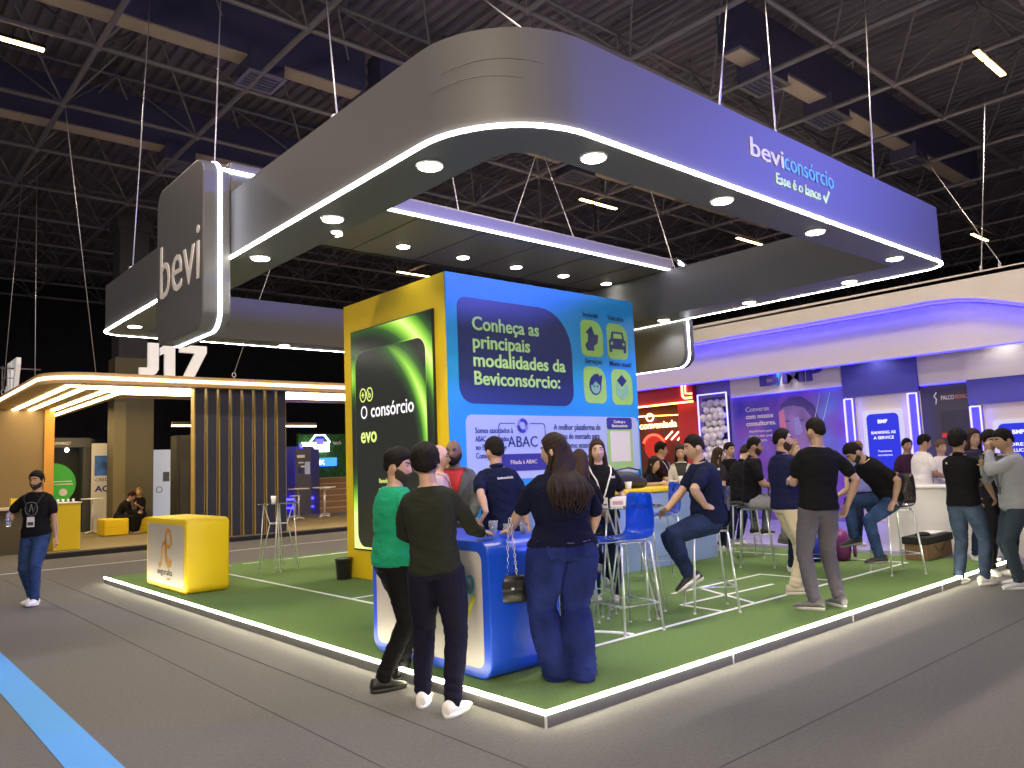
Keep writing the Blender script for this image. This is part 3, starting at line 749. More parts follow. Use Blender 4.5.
# ------------------------------------------------------------------ warm-lit stand on the left (front along X at Y=15.3)
t = thing('left_stand', 'warm-lit stand with slatted screen and letters and number on its glowing canopy', 'stand', (5, 18, 0))
lstand = t
b = MB(); b.box((.2, 15.32, 0), (16, 22.28, .10)); obj('plinth', b, mat('black plinth', (.008, .008, .01), .6), t)
b = MB(); b.box((.22, 15.34, .10), (16, 22.28, .125)); obj('stand_carpet', b, mat('olive carpet', (.17, .14, .08), .95, bump=.3, bscale=100), t)
SOF = mat('warm soffit panel', (.48, .34, .15), .5)
out = [(.08, 38), (.08, 16.15)] + arc(.98, 16.15, .9, 180, 270, 12) + [(16, 15.25), (16, 18.4), (2.6, 18.4)] + [(2.3, 18.8), (2.3, 38)]
b = MB(); b.prism(out, (0, 0, 3.72), X3, Y3, .24); cn = obj('canopy_slab', b, SOF, t)
edge = [V((x, y, 0)) for x, y in [(.08, 38), (.08, 16.15)] + arc(.98, 16.15, .9, 180, 270, 12) + [(16, 15.25)]]
def strip_along(pts, off, w, z0, z1):
    b = MB(); L_ = [[], []]
    for i, p in enumerate(pts):
        d = (pts[min(i+1, len(pts)-1)] - pts[max(i-1, 0)]).normalized(); n = V((-d.y, d.x, 0))
        L_[0].append(p + n*off); L_[1].append(p + n*(off + w))
    n = len(pts)
    vs = [(p.x, p.y, z0) for p in L_[0]] + [(p.x, p.y, z0) for p in L_[1]] + [(p.x, p.y, z1) for p in L_[0]] + [(p.x, p.y, z1) for p in L_[1]]
    fs = []
    for i in range(n-1): fs += [(i, n+i, n+i+1, i+1), (2*n+i, 2*n+i+1, 3*n+i+1, 3*n+i), (i, i+1, 2*n+i+1, 2*n+i), (n+i, 3*n+i, 3*n+i+1, n+i+1)]
    return b.add(vs, fs)
LED_W2 = glow('warm edge strip', (1, .66, .40), 9)
obj('edge_led', strip_along(edge, -.02, .03, 3.81, 3.875), LED_W2, cn)
for off in (.5, .9, 1.45, 1.85):
    pts = [V((x, y, 0)) for x, y in [(.75, 26.5), (.75, 16.4)]] + [V((2.0 + 1.25*math.cos(a), 16.2 + 1.25*math.sin(a), 0)) for a in np.linspace(PI, 1.5*PI, 9)] + [V((15.9, 14.95, 0))]
    P2 = [V((.75 + off, 26.5, 0)), V((.75 + off, 14.95 + off, 0)), V((15.9, 14.95 + off, 0))]
    b = MB(); x0, y0 = .08 + off, 15.25 + off
    b.box((x0, y0, 3.695), (x0 + .13, 37.5, 3.722)); b.box((x0 + .13, y0, 3.695), (15.9, y0 + .13, 3.722))
    obj('soffit_led', b, LED_WARM, cn)
WHITEG = mat('white letters with added glow', (.75, .74, .74), .5, emit=(1, .98, .95), es=.22)  # plain white letters; emission added so they look lit
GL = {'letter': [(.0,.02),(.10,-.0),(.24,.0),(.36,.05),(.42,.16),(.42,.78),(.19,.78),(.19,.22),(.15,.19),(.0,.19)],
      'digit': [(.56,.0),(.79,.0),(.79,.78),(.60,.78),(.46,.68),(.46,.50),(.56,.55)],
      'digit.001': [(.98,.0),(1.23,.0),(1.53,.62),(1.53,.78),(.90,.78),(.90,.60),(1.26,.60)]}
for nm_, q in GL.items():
    b = MB(); b.prism([(x, z) for x, z in q], (2.02, 15.56, 3.965), X3, Z3, .1); obj(nm_.split('.')[0], b, WHITEG, t)
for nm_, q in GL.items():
    b = MB(); b.prism([(x, z) for x, z in q], (.24, 20.6, 3.965), -Y3, Z3, .1); obj(nm_.split('.')[0], b, WHITEG, t)
b = MB(); b.tube([(-.1, 19.8, 4.55), (.8, 19.8, 4.55)], .02, 6); b.tube([(-.05, 19.8, 3.97), (-.05, 19.8, 4.6)], .015, 6); b.tube([(-.05, 19.8, 4.3), (.3, 19.8, 4.3)], .012, 6); obj('letter_brace', b, STEELD, t)
SLAT = mat('navy slat paint', (.022, .025, .042), .5); WARMLIT = mat('warm lit slat edge', (.40, .29, .07), .45)
sc_ = thing('slatted_screen', 'row of tall navy slats with edges coloured gold as lit by the warm canopy', 'screen', (4.4, 15.7, .125))
for k in range(8):
    x = 3.30 + .297*k
    b = MB(); b.box((x, 15.5, .126), (x + .205, 15.62, 3.72)); o = obj('slat', b, SLAT, sc_)
    b = MB(); b.box((x - .028, 15.51, .126), (x, 15.74, 3.72)); b.box((x + .205, 15.51, .126), (x + .222, 15.74, 3.72)); obj('lit_edge', b, WARMLIT, o)  # warm canopy light on the slat sides, painted as gold strips
OLV = mat('olive wall panel', (.10, .085, .05), .7)
b = MB(); b.box((3.02, 21.5, .126), (4.12, 22.25, 5.25)); o = tag(obj('stand_pillar', b, OLV), 'broad olive pillar behind the two seated women', 'pillar')
b = MB(); b.box((3.0, 21.48, .126), (3.33, 21.5, 3.9)); obj('lit_edge', b, mat('lit olive side', (.17, .14, .07), .6), o)  # lit side of the pillar, painted as a lighter strip
b = MB(); b.box((-.8, 22.5, .0), (1.38, 22.7, 3.71)); o = obj('back_wall', b, mat('tan wall panel', (.22, .16, .09), .7), t)
b = MB(); b.box((1.39, 22.4, .0), (1.64, 22.75, 3.71)); obj('orange_post', b, mat('orange post', (.55, .27, .05), .5), t)
t = thing('reception_bar', 'long low bar with a pale top behind the walking man', 'counter', (-.2, 17.4, 0))
b = MB(); b.box((-3.0, 17.5, 0), (.18, 17.9, 1.0)); obj('bar_front', b, mat('dark olive laminate', (.09, .075, .045), .6), t)
b = MB(); b.box((-3.05, 17.4, 1.0), (.19, 18.0, 1.06)); obj('bar_top', b, mat('cream top', (.62, .55, .42), .4), t)
b = MB(); b.box((-.12, 17.6, 1.061), (.02, 17.75, 1.26)); tag(obj('yellow_carton', b, YEL, bevel=.006), 'small yellow carton on the pale bar behind the walking man', 'box')
t = thing('yellow_desk', 'tall plain yellow desk just behind the walking man', 'counter', (.67, 16.0, .125))
b = MB(); b.box((.40, 15.75, .126), (.92, 16.3, 1.12)); obj('desk_body', b, YEL, t, bevel=.01)
b = MB(); b.box((.38, 15.73, 1.12), (.94, 16.32, 1.15)); obj('desk_top', b, mat('white desk top', (.7, .68, .6), .4), t, bevel=.005)
for k in range(4): cup(.5 + .1*k, 15.9, 1.15, ['white cup at the left end of the row on the yellow desk', 'white cup second in the row on the yellow desk', 'white cup third in the row on the yellow desk', 'white cup at the right end of the row on the yellow desk'][k], .07, .03)
def ottoman(x, y, w, d, h, label):
    b = MB(); b.box((x, y, .127), (x + w, y + d, .127 + h)); o = tag(obj('ottoman', b, YEL, bevel=.04, seg=3), label, 'ottoman')
    b = MB(); b.box((x - .002, y - .002, .127 + h*.5), (x + w + .002, y + d + .002, .127 + h*.5 + .006)); obj('seam', b, mat('seam yellow', (.5, .36, .01), .6), o)
ottoman(2.22, 19.2, .62, .75, .45, 'bright yellow cube ottoman under the leaning woman')
ottoman(3.1, 19.7, .45, .45, .42, 'yellow ottoman under the blonde woman')
def small_table(x, y, label, z0=.125, h=.95, r=.3, stool=False):
    t = thing('high_table' if not stool else 'far_stool', label, 'table' if not stool else 'stool', (x, y, z0), world=False)
    b = MB(); b.lathe((0, 0, h), [(r-.01, 0), (r, .005), (r, .03), (r-.01, .035)], 20); obj('top', b, WHITE, t)
    b = MB(); b.cyl((0, 0, .02), .025, h - .02, 10); obj('post', b, CHROME, t)
    b = MB()
    for k in range(4):
        a = k*PI/2 + .4; b.tube([(0, 0, .06), (.22*math.cos(a), .22*math.sin(a), .02)], .02, 6)
    obj('foot', b, WHITE, t); return t
small_table(2.42, 21.3, 'white high table at the foot of the green disc, left of the olive pillar')
small_table(8.1, 20.0, 'white high table seen past the right end of the slats, left one', r=.34)
small_table(9.1, 20.2, 'white high table seen past the right end of the slats, right one', r=.38)
small_table(8.55, 21.2, 'white stool between the two far high tables', h=.7, r=.18, stool=True)
small_table(9.7, 21.3, 'violet-lit stool at the right of the far high tables', h=.9, r=.18, stool=True)
# ---- neighbours behind the left stand
b = MB(); b.cyl((0,0,0), .62, .06, 40); o = tag(obj('round_sign', b, glow('green sign light', (.05, .50, .04), .35)), 'round glowing green sign far behind the walking man', 'sign')
o.rotation_euler = (PI/2, 0, 0); o.location = (1.72, 23.0, 1.55)
b = MB(); b.prism(rrect(.24, .09, .04, 4, (1.62, 1.78)), (0, 22.935, 0), X3, Z3, .005); o2 = obj('logo_mark', b, BLACKP); o2.parent = o; o2.matrix_parent_inverse = (Matrix.Translation((1.72, 23.0, 1.55)) @ Matrix.Rotation(PI/2, 4, 'X')).inverted()
b = MB(); b.prism(oval(.11, .11, (2.0, 1.3), 16), (0, 22.935, 0), X3, Z3, .005); b.prism(rrect(.55, .03, .01, 2, (1.95, 1.62)), (0, 22.935, 0), X3, Z3, .005); b.prism(rrect(.5, .03, .01, 2, (2.0, 1.54)), (0, 22.935, 0), X3, Z3, .005)
o2 = obj('sign_print', b, WHITE); o2.parent = o; o2.matrix_parent_inverse = (Matrix.Translation((1.72, 23.0, 1.55)) @ Matrix.Rotation(PI/2, 4, 'X')).inverted()
t = thing('dark_booth', 'dark framed booth around the round green sign', 'booth', (1.9, 23.2, 0))
b = MB(); b.box((.6, 23.2, 0), (2.9, 23.4, 2.9)); obj('booth_back', b, mat('black booth panel', (.012, .012, .014), .6), t)
b = MB(); b.box((2.45, 22.6, 0), (2.65, 23.2, 2.9)); b.box((1.3, 22.55, 2.62), (2.65, 23.2, 2.9)); obj('booth_frame', b, mat('grey booth frame', (.05, .05, .055), .6), t)
text('booth_text', 'UNIMARKET', .12, (1.55, 22.55, 2.70), X3, Z3, WHITE, t, width=.55)
b = MB(); b.ball((2.05, 22.8, 2.55), .06); obj('booth_lamp', b, glow('booth lamp', (1, .95, .9), 12), t)
t = thing('banner_stand', 'white banner with a blue picture left of the olive pillar', 'banner', (3.0, 22.36, 0))
b = MB(); b.box((2.62, 22.34, .0), (3.5, 22.38, 2.72)); obj('banner_sheet', b, mat('banner white', (.62, .60, .60), .6), t)
b = MB(); b.box((2.70, 22.334, 1.75), (3.4, 22.34, 2.35)); obj('banner_picture', b, mat('banner blue', (.03, .10, .38), .5, var=.8, vscale=4), t)
text('banner_text', 'CREDITO', .14, (2.72, 22.34, 1.58), X3, Z3, NAVYP, t, width=.6); text('banner_text', 'AQUI', .24, (2.72, 22.34, 1.28), X3, Z3, NAVYP, t, width=.7, bold=.03)
b = MB(); b.box((2.6, 22.30, .0), (3.52, 22.42, .06)); obj('banner_foot', b, CHROME, t)
t = thing('lit_board', 'tall lit white panel left of the slats', 'panel', (4.6, 22.4, 0))
b = MB(); b.box((4.32, 22.35, .0), (4.95, 22.45, 2.5)); obj('panel_board', b, glow('lit white board', (.8, .85, 1), .32), t)
b = MB(); b.frame(oval(.1,.1,(4.55,1.25),18), oval(.08,.08,(4.55,1.25),18), (0, 22.35, 0), X3, Z3, .01); obj('panel_print', b, CHARFLAT, t)
b = MB(); b.box((4.66, 22.33, 1.5), (4.85, 22.35, 1.8)); obj('panel_notice', b, CHARFLAT, t)
t = thing('dark_cabin', 'dark closed cabin between the pillar and the slats', 'booth', (4.0, 18, .125))
b = MB(); b.box((3.86, 18.6, .126), (6.6, 19.1, 2.75)); obj('cabin_body', b, mat('cabin black', (.011, .012, .011), .6), t)
b = MB(); b.box((3.95, 18.58, .126), (4.2, 18.6, 2.1)); obj('cabin_door', b, mat('cabin door black', (.02, .021, .02), .6), t)
t = thing('linear_lamp', 'thin warm strip lamp hanging behind the slats', 'lamp', (5.5, 17.6, 2.95))
b = MB(); b.box((3.42, 17.55, 2.97), (7.5, 17.65, 3.05)); obj('lamp_body', b, BLACKP, t)
b = MB(); b.box((3.42, 17.55, 2.93), (7.5, 17.65, 2.97)); obj('lamp_diffuser', b, glow('warm strip', (1, .75, .42), 7), t)
t = thing('blue_lit_booth', 'small blue-lit booth with a glowing diamond sign far behind the slats', 'booth', (9.8, 23.2, 0))
b = MB(); b.box((8.6, 24.0, 0), (10.9, 24.2, 2.6)); obj('booth_back', b, mat('booth dark blue', (.03, .03, .09), .5), t)
b = MB(); b.box((9.4, 22.9, 0), (10.0, 23.0, 2.5)); obj('poster_post', b, mat('poster grey', (.06, .06, .10), .5), t)
for k, (x, z, w, h, m) in enumerate(((9.45,2.15,.3,.1,WHITE),(9.5,1.95,.2,.05,WHITE),(9.75,1.55,.2,.45,LILAC),(9.48,1.6,.2,.2,NAVYP),(9.6,1.8,.15,.06,WHITE))):
    b = MB(); b.box((x, 22.885, z), (x + w, 22.9, z + h)); obj('poster_print', b, m, t)
dm = [(-.42,0),(-.2,-.27),(.2,-.27),(.42,0),(.2,.27),(-.2,.27)]
b = MB(); b.frame([(10.35+x, 2.72+z) for x, z in dm], [(10.35+x*.84, 2.72+z*.80) for x, z in dm], (0, 22.9, 0), X3, Z3, .08); obj('diamond_sign', b, glow('violet white sign', (.75, .7, 1), 2.5), t)
b = MB(); b.box((10.25, 22.88, 2.62), (10.5, 22.95, 2.82)); obj('sign_core', b, LED_B, t)
for x, z, w, h in ((9.0, 1.25, .05, 1.2), (10.1, 1.2, .06, 1.5), (8.7, .6, 1.9, .08), (8.7, .3, 1.9, .05)):
    b = MB(); b.box((x, 23.9, z), (x + w, 24.0, z + h)); obj('blue_led', b, LED_B, t)
text('sign_text', 'tech', .2, (10.95, 23.0, 2.62), X3, Z3, WHITE, t)
t = thing('blue_sign_wall', 'green plant wall with a glowing blue sign beside the wooden steps', 'wall panel', (12.2, 26.3, 0))
b = MB(); b.box((11.2, 26.4, 0), (14, 26.6, 3.2)); obj('plant_wall', b, mat('plant wall', (.02, .10, .02), .9, bump=1, bscale=30, var=.6, vscale=14), t)
b = MB(); b.box((11.3, 26.3, 1.85), (12.9, 26.4, 2.2)); obj('blue_sign', b, glow('blue sign', (.03, .16, 1), 3), t, bevel=.02)
text('sign_text', 'BANK', .26, (11.5, 26.3, 1.93), X3, Z3, glow('white sign', (1,1,1), 5), t, width=.8)
b = MB(); b.box((11.3, 26.2, 2.45), (12.5, 26.3, 2.85)); obj('white_lightbox', b, glow('white lightbox', (.95, 1, .9), 5), t)
t = thing('wooden_steps', 'wooden grandstand steps beside the yellow tower, far behind', 'steps', (12, 25, 0))
for k in range(6):
    b = MB(); b.box((11.0, 24.2 + .3*k, .23*k), (14, 24.55 + .3*k, .23*k + .2)); obj('step', b, mat('step wood', (.26, .15, .08), .6), t)
    b = MB(); b.box((11.0, 24.19 + .3*k, .23*k + .2), (14, 24.55 + .3*k, .23*k + .23)); obj('tread', b, mat('tread wood', (.5, .34, .2), .5), t)

# ------------------------------------------------------------------ white and blue stand on the right (front faces -X)
t = thing('white_blue_stand', 'big white stand with blue light lines under its two fascia bands', 'stand', (13.3, 5, 0))
bs = t
FASC = mat('fascia white', (.74, .68, .63), .5)
VIOL = mat('violet panel', (.16, .14, .50), .5); HDRB = mat('blue header panel', (.085, .085, .46), .6)
b = MB(); b.box((8.7, -6, 0), (20, 10.6, .075)); obj('stand_floor', b, mat('lilac vinyl floor', (.42, .40, .62), .3), t, bevel=.004)
up_ = [(12.5, 4.30), (2.6, 4.33), (2.15, 4.34), (1.7, 4.31), (1.3, 4.24), (.9, 4.12), (.3, 3.92), (-.6, 3.62), (-3.0, 3.5), (-3.0, 4.72), (12.5, 4.62)]
FB = X3; 
def yz_prism(poly, x, d):   # polygon in (y, z) extruded +x
    b = MB(); p = list(poly); a = sum(p[i][0]*p[(i+1) % len(p)][1] - p[(i+1) % len(p)][0]*p[i][1] for i in range(len(p)))
    if a < 0: p = p[::-1]
    return b.prism(p, (x, 0, 0), Y3, Z3, d)
obj('upper_fascia', yz_prism(up_, 12.2, .16), FASC, t)
b = MB(); b.box((12.6, -3.0, 3.40), (12.75, 12.5, 4.62)); obj('lower_fascia', b, FASC, t)
b = MB(); b.box((12.2, -3.0, 4.62), (17, 12.5, 4.72)); obj('roof_panel', b, FASC, t)
b = MB(); pts = [V((12.38, y, z - .03)) for y, z in up_[:9]]; b.tube(pts, .022, 6); obj('blue_led', b, LED_B, t)
b = MB(); pts = [V((12.19, y, z - .012)) for y, z in up_[:9]]; b.tube(pts, .006, 6); obj('white_led', b, LED_BL, t)
b = MB(); b.box((12.588, -3.0, 3.392), (12.60, 12.5, 3.402)); obj('white_led', b, LED_BL, t)
b = MB(); b.box((12.61, -3.0, 3.375), (12.66, 12.5, 3.40)); obj('blue_led', b, glow('dim blue led', (.05, .04, 1), 4), t)
for y_ in (1.2, 5.8, 3.6): downlight(t, 12.95, y_, 3.72, .06, 14, (1, .97, .95))  # downlights added to lighten the bands and panels; fittings presumed
BX = 13.3
def rect(name, y0, y1, z0, z1, m, d=.05, x=BX, parent=None, **k):
    b = MB(); b.box((x, min(y0,y1), z0), (x + d, max(y0,y1), z1)); return obj(name, b, m, parent or t, **k)
rect('violet_panel', 7.2, 8.23, .08, 3.6, VIOL)
bandp = rect('white_band', 4.42, 7.2, 3.0, 3.7, FASC, x=BX - .06)
text('stand_letters', 'B', .52, (6.42, BX - .06, 3.16) if 0 else (BX - .06, 6.40, 3.20), -Y3, Z3, mat('indigo letters', (.07, .045, .30), .4), bandp, ext=.03, bold=.03, width=.50)
text('stand_letters', 'MP', .52, (BX - .06, 5.80, 3.20), -Y3, Z3, MATS['indigo letters'], bandp, ext=.03, bold=.03, width=.95)
b = MB(); b.prism([(0, 0), (.1, 0), (.2, .42), (.1, .42)], (BX - .06, 5.98, 3.18), -Y3, Z3, .05); obj('slash_mark', b, mat('cyan letters', (.05, .35, .85), .4), bandp)
rect('band_led', 4.42, 7.2, 2.985, 3.0, MATS['dim blue led'], x=BX - .075)
# photo panel: printed gradient with a large face in profile light
def photo_mat():
    m = bpy.data.materials.new('photo print'); m.use_nodes = True; nt = m.node_tree; N = nt.nodes; bs_ = N['Principled BSDF']
    tc = N.new('ShaderNodeTexCoord'); n = N.new('ShaderNodeTexNoise'); n.inputs['Scale'].default_value = .9; n.inputs['Detail'].default_value = 2
    nt.links.new(tc.outputs['Object'], n.inputs['Vector']); c = N.new('ShaderNodeValToRGB'); nt.links.new(n.outputs['Fac'], c.inputs[0])
    e = c.color_ramp.elements; e[0].position = .3; e[0].color = (.02, .02, .30, 1); e[1].position = .75; e[1].color = (.08, .16, .62, 1)
    q = e.new(.5); q.color = (.14, .05, .36, 1)
    nt.links.new(c.outputs[0], bs_.inputs['Base Color']); nt.links.new(c.outputs[0], bs_.inputs['Emission Color']); bs_.inputs['Emission Strength'].default_value = .30
    return m
ph = rect('photo_panel', 4.42, 7.2, .08, 2.985, photo_mat())
def onpanel(name, poly, m, lift, par, x=BX):    # polygon in (right offset from y=0 axis: -y, z)
    b = MB(); b.prism([(-p[0], p[1]) for p in poly][::-1] if 0 else [(-y, z) for y, z in poly], (x - lift, 0, 0), -Y3, Z3, .003); return obj(name, b, m, par)
def ccw(poly):
    a = sum(poly[i][0]*poly[(i+1) % len(poly)][1] - poly[(i+1) % len(poly)][0]*poly[i][1] for i in range(len(poly)))
    return poly if a < 0 else poly[::-1]
SK1 = mat('portrait skin print', (.19, .11, .36), .5, var=.4, vscale=2.5, emit=(.19, .11, .36), es=.3); SK2 = mat('portrait warm print', (.40, .13, .28), .5, emit=(.4, .13, .28), es=.3); SK3 = mat('portrait cool print', (.21, .18, .48), .5, emit=(.21, .18, .48), es=.3)
HD = mat('portrait hair print', (.075, .045, .26), .5)
onpanel('portrait', ccw([(5.95,2.5),(5.93,2.72),(5.7,2.88),(5.4,2.86),(5.12,2.66),(5.02,2.35),(5.08,2.0),(5.25,1.8),(5.5,2.3)]), HD, .004, ph)
onpanel('portrait', ccw([(5.98,2.55),(5.85,2.66),(5.6,2.68),(5.35,2.6),(5.2,2.4),(5.18,2.05),(5.3,1.75),(5.5,1.62),(5.75,1.7),(5.9,1.95),(5.98,2.25)]), SK1, .007, ph)
onpanel('portrait', ccw([(5.98,2.55),(5.86,2.62),(5.82,2.3),(5.84,2.0),(5.76,1.74),(5.9,1.95),(5.99,2.25)]), SK2, .010, ph)
onpanel('portrait', ccw([(5.62,2.38),(5.5,2.42),(5.42,2.1),(5.5,2.0),(5.62,2.02)]), SK3, .010, ph)
for y in (5.78, 5.42): onpanel('portrait', ccw(oval(.07, .018, (y, 2.33), 12)), HD, .013, ph)
onpanel('portrait', ccw(oval(.10, .028, (5.66, 1.90), 12)), SK2, .013, ph)
onpanel('portrait', ccw(oval(.07, .14, (5.15, 2.15), 14)), SK2, .013, ph)
for a, c in (((4.95, 2.9), (5.35, 1.55)), ((4.72, 2.9), (5.12, 1.7))):
    b = MB(); b.tube([(BX - .008, a[0], a[1]), (BX - .008, c[0], c[1])], .007, 4); obj('light_line', b, WHITE, ph)
for k, (s, w) in enumerate((('Converse', .62), ('com nossos', .72), ('consultores.', .78))):
    text('panel_text', s, .16, (BX, 6.86, 2.62 - .17*k), -Y3, Z3, WHITE, ph, width=w, ext=.002, bold=.0 if k == 0 else .015)
for k, (s, w) in enumerate((('Atendimento para', .6), ('que os seus projetos', .75), ('se realizem', .45))):
    text('panel_text', s, .09, (BX, 6.80, 2.12 - .11*k), -Y3, Z3, WHITE, ph, width=w, ext=.002)
# two kiosks with phone screens
def kiosk(yc, top, label_t, lines):
    hd = rect('header_panel', yc - .78, yc + .78, top, 3.7, HDRB, x=BX - .08)
    kp = rect('kiosk_wall', yc - .78, yc + .78, .08, top, FASC)
    for s in (1, -1):
        y = yc + s*.66; b = MB()
        b.frame(rrect(.20, 2.5, .01, 1, (-y, top - 1.28)), rrect(.15, 2.45, .01, 1, (-y, top - 1.28)), (BX - .10, 0, 0), -Y3, Z3, .03); o = obj('led_frame', b, LED_BW, t)
        rect('led_back', y - .10, y + .10, top - 2.5, top - .03, VIOL, x=BX - .07, parent=o)
        b = MB(); b.box((BX - .095, y - .085, top - 2.4), (BX - .07, y - .072, top - .06)); b.box((BX - .095, y + .072, top - 2.4), (BX - .07, y + .085, top - .06)); obj('blue_led', b, LED_B, o)
    b = MB(); b.prism(rrect(.82, 1.5, .08, 5, (-yc, top - 1.07)), (BX, 0, 0), -Y3, Z3, .04); fr_ = obj('phone_frame', b, glow('lit white frame', (.85, .85, 1), .5), t)
    b = MB(); b.prism(rrect(.66, 1.34, .10, 5, (-yc, top - 1.07)), (BX - .045, 0, 0), -Y3, Z3, .004); sc2 = obj('phone_screen', b, mat('blue screen', (.01, .01, .1), .3, emit=(.015, .03, .75), es=.9), fr_)
    sw = glow('screen lettering', (.9, .9, 1), 1)
    text('screen_text', 'BMP', .11, (BX - .05, yc, top - .60), -Y3, Z3, sw, sc2, align='CENTER', ext=.001, bold=.03)
    for k, s in enumerate(lines): text('screen_text', s, .085, (BX - .05, yc, top - .82 - .11*k), -Y3, Z3, sw, sc2, align='CENTER', ext=.001, bold=.02, width=(.5, .42)[k % 2])
    text('screen_text', 'Transforme', .06, (BX - .05, yc, top - 1.2), -Y3, Z3, sw, sc2, align='CENTER', ext=.001); text('screen_text', 'sua empresa', .06, (BX - .05, yc, top - 1.28), -Y3, Z3, sw, sc2, align='CENTER', ext=.001)
kiosk(3.62, 2.74, '', ('BANKING AS', 'A SERVICE')); kiosk(1.17, 2.38, '', ('CORE DE', 'SOLUCOES'))
rect('white_band', 1.95, 2.84, 2.84, 3.7, FASC, x=BX - .03); rect('white_band', -3.0, 1.95, 2.86, 3.75, FASC, x=BX - .10)
rect('band_led', 1.97, 2.8, 2.825, 2.84, MATS['dim blue led'], x=BX - .05)
dk = rect('dark_panel', 1.95, 2.84, .08, 2.84, mat('dark grey print', (.055, .05, .065), .6))
text('panel_text', 'PALCO', .12, (BX, 2.46, 2.52), -Y3, Z3, WHITE, dk, width=.24, bold=.01); text('panel_text', 'INOVACAO', .12, (BX, 2.2, 2.52), -Y3, Z3, mat('salmon letters', (.6, .22, .16), .5), dk, width=.3, bold=.01)
b = MB(); b.tube([(BX - .01, 2.56, 2.44), (BX - .01, 2.54, 2.54), (BX - .01, 2.58, 2.6), (BX - .01, 2.53, 2.68)], .015, 6); obj('logo_mark', b, WHITE, dk)
b = MB(); b.prism(rrect(.2, .09, .01, 2, (-2.40, 1.82)), (BX - .003, 0, 0), -Y3, Z3, .004); obj('red_tag', b, mat('red print', (.7, .03, .04), .5), dk)
text('panel_text', 'itaserv', .13, (BX, 2.29, 1.78), -Y3, Z3, WHITE, dk, width=.3, bold=.02)
rect('screen_area', 2.0, 2.5, .3, 2.3, mat('darker print', (.035, .033, .045), .5), x=BX - .006, d=.006, parent=dk)
rect('side_wall', -3.0, .40, .08, 2.9, FASC); 
# silver ball wall with a light frame
bp = rect('ball_board', 7.28, 8.05, .6, 3.05, mat('deep violet board', (.035, .02, .14), .5), x=BX - .03)
SILV = mat('silver ball', (.74, .72, .80), .3, .25)
k = 0
for i in range(13):
    for j in range(4 if i % 2 else 4):
        y = 7.93 - .18*j - (.09 if i % 2 else 0); z = 2.88 - .158*i
        if y < 7.32: continue
        b = MB(); b.ball((BX - .11 - .04*((i*7 + j*3) % 3), y, z + .02*math.sin(i*2.3 + j)), .092 + .012*((i + j*2) % 3)/2, 14, 9); obj('silver_ball', b, SILV, bp)
b = MB(); b.frame(rrect(.86, 2.6, .01, 1, (-7.67, 1.85)), rrect(.80, 2.54, .01, 1, (-7.67, 1.85)), (BX - .16, 0, 0), -Y3, Z3, .03); obj('light_frame', b, LED_BW, bp)

# red stand at the left of it
t = thing('red_stand', 'red stand with warm neon lines behind the yellow tower edge', 'stand', (13.3, 9.3, 0))
REDP = mat('red panel', (.50, .025, .03), .45)
rect('red_header', 8.24, 11.2, 3.0, 3.7, REDP, x=BX - .15, d=.2); rect('red_side', 8.24, 8.85, .08, 3.0, REDP)
rect('inner_wall', 8.85, 11.2, .08, 3.0, mat('maroon wall', (.10, .012, .012), .5), x=BX + .3)
NEON = glow('orange neon', (1, .35, .10), 9); NEOR = glow('red neon', (1, .06, .03), 4)
def neon(name, pts, m=NEON, r=.018, x=BX - .17):
    b = MB(); b.tube([(x, y, z) for y, z in pts], r, 6); return obj(name, b, m, t)
neon('neon_line', [(11.2, 2.99), (8.24, 3.0)], r=.025); neon('neon_line', [(8.95, .1), (8.95, 2.72), (11.2, 2.80)], glow('amber neon', (1, .55, .15), 7), x=BX + .25)
c_ = [(8.55, 3.45), (8.55, 3.2)] + [(8.45 + .1*math.cos(a), 3.2 + .1*math.sin(a)) for a in np.linspace(0, -PI/2, 6)] + [(8.26, 3.1)]
neon('neon_logo', c_, glow('salmon neon', (1, .25, .12), 7), .03); neon('neon_logo', [(8.45, 3.45), (8.45, 3.22), (8.26, 3.2)], MATS['salmon neon'], .025)
text('neon_text', 'conveniada', .26, (BX + .25, 10.35, 2.42), -Y3, Z3, glow('amber letters', (1, .62, .25), 5), t, width=1.25, bold=.015)
neon('neon_logo', [(9.98 + .12*math.cos(a), 2.72 + .1*math.sin(a)) for a in np.linspace(0, 2*PI, 14)], MATS['amber letters'], .02, BX + .25)
neon('neon_shape', [(9.9 + .35*math.cos(a), 1.9 + .33*math.sin(a)) for a in np.linspace(.4, 5.2, 20)], NEOR, .05, BX + .25)
b = MB(); b.prism(oval(.33, .31, (-9.85, 1.9), 24), (BX + .24, 0, 0), -Y3, Z3, .05); obj('red_disc', b, glow('red disc light', (.9, .02, .015), .45), t)
for k in range(3): neon('neon_stroke', [(9.5 - .2*k, 2.1 - .02*k), (9.25 - .2*k, 2.3 - .02*k)], glow('pink neon', (1, .3, .2), 8), .02, BX + .25)
rect('wood_shelf', 8.5, 8.85, 1.6, 2.75, mat('tan shelf', (.35, .22, .12), .6), x=BX + .1)
for bot, top, lab in [((12.3, 1.2, 4.7), (17.39, 2.29, 10), 'long cable with a ring above the white fascia right of the canopy tip'), ((12.3, .9, 4.7), (19.6, 4.7, 10), 'thin cable just right of the ringed one over the white fascia')]:
    cable(bot, top, lab, group='cables carrying the white stand')
for bot, top, lab in [((1.37, 16.6, 4.0), (.38, 15.4, 10), 'slanting cable from a roof node to the corner of the warm canopy'), ((.3, 17.6, 3.97), (.63, 19.98, 10), 'cable standing left of the number on the warm canopy edge'),
                      ((.12, 20.8, 3.97), (.45, 21.0, 10), 'far left cable beside the edge-on letters'), ((4.2, 15.4, 4.0), (6.5, 16.2, 10), 'slanting cable right of the number on the warm canopy')]:
    cable(bot, top, lab, group='cables carrying the warm canopy')
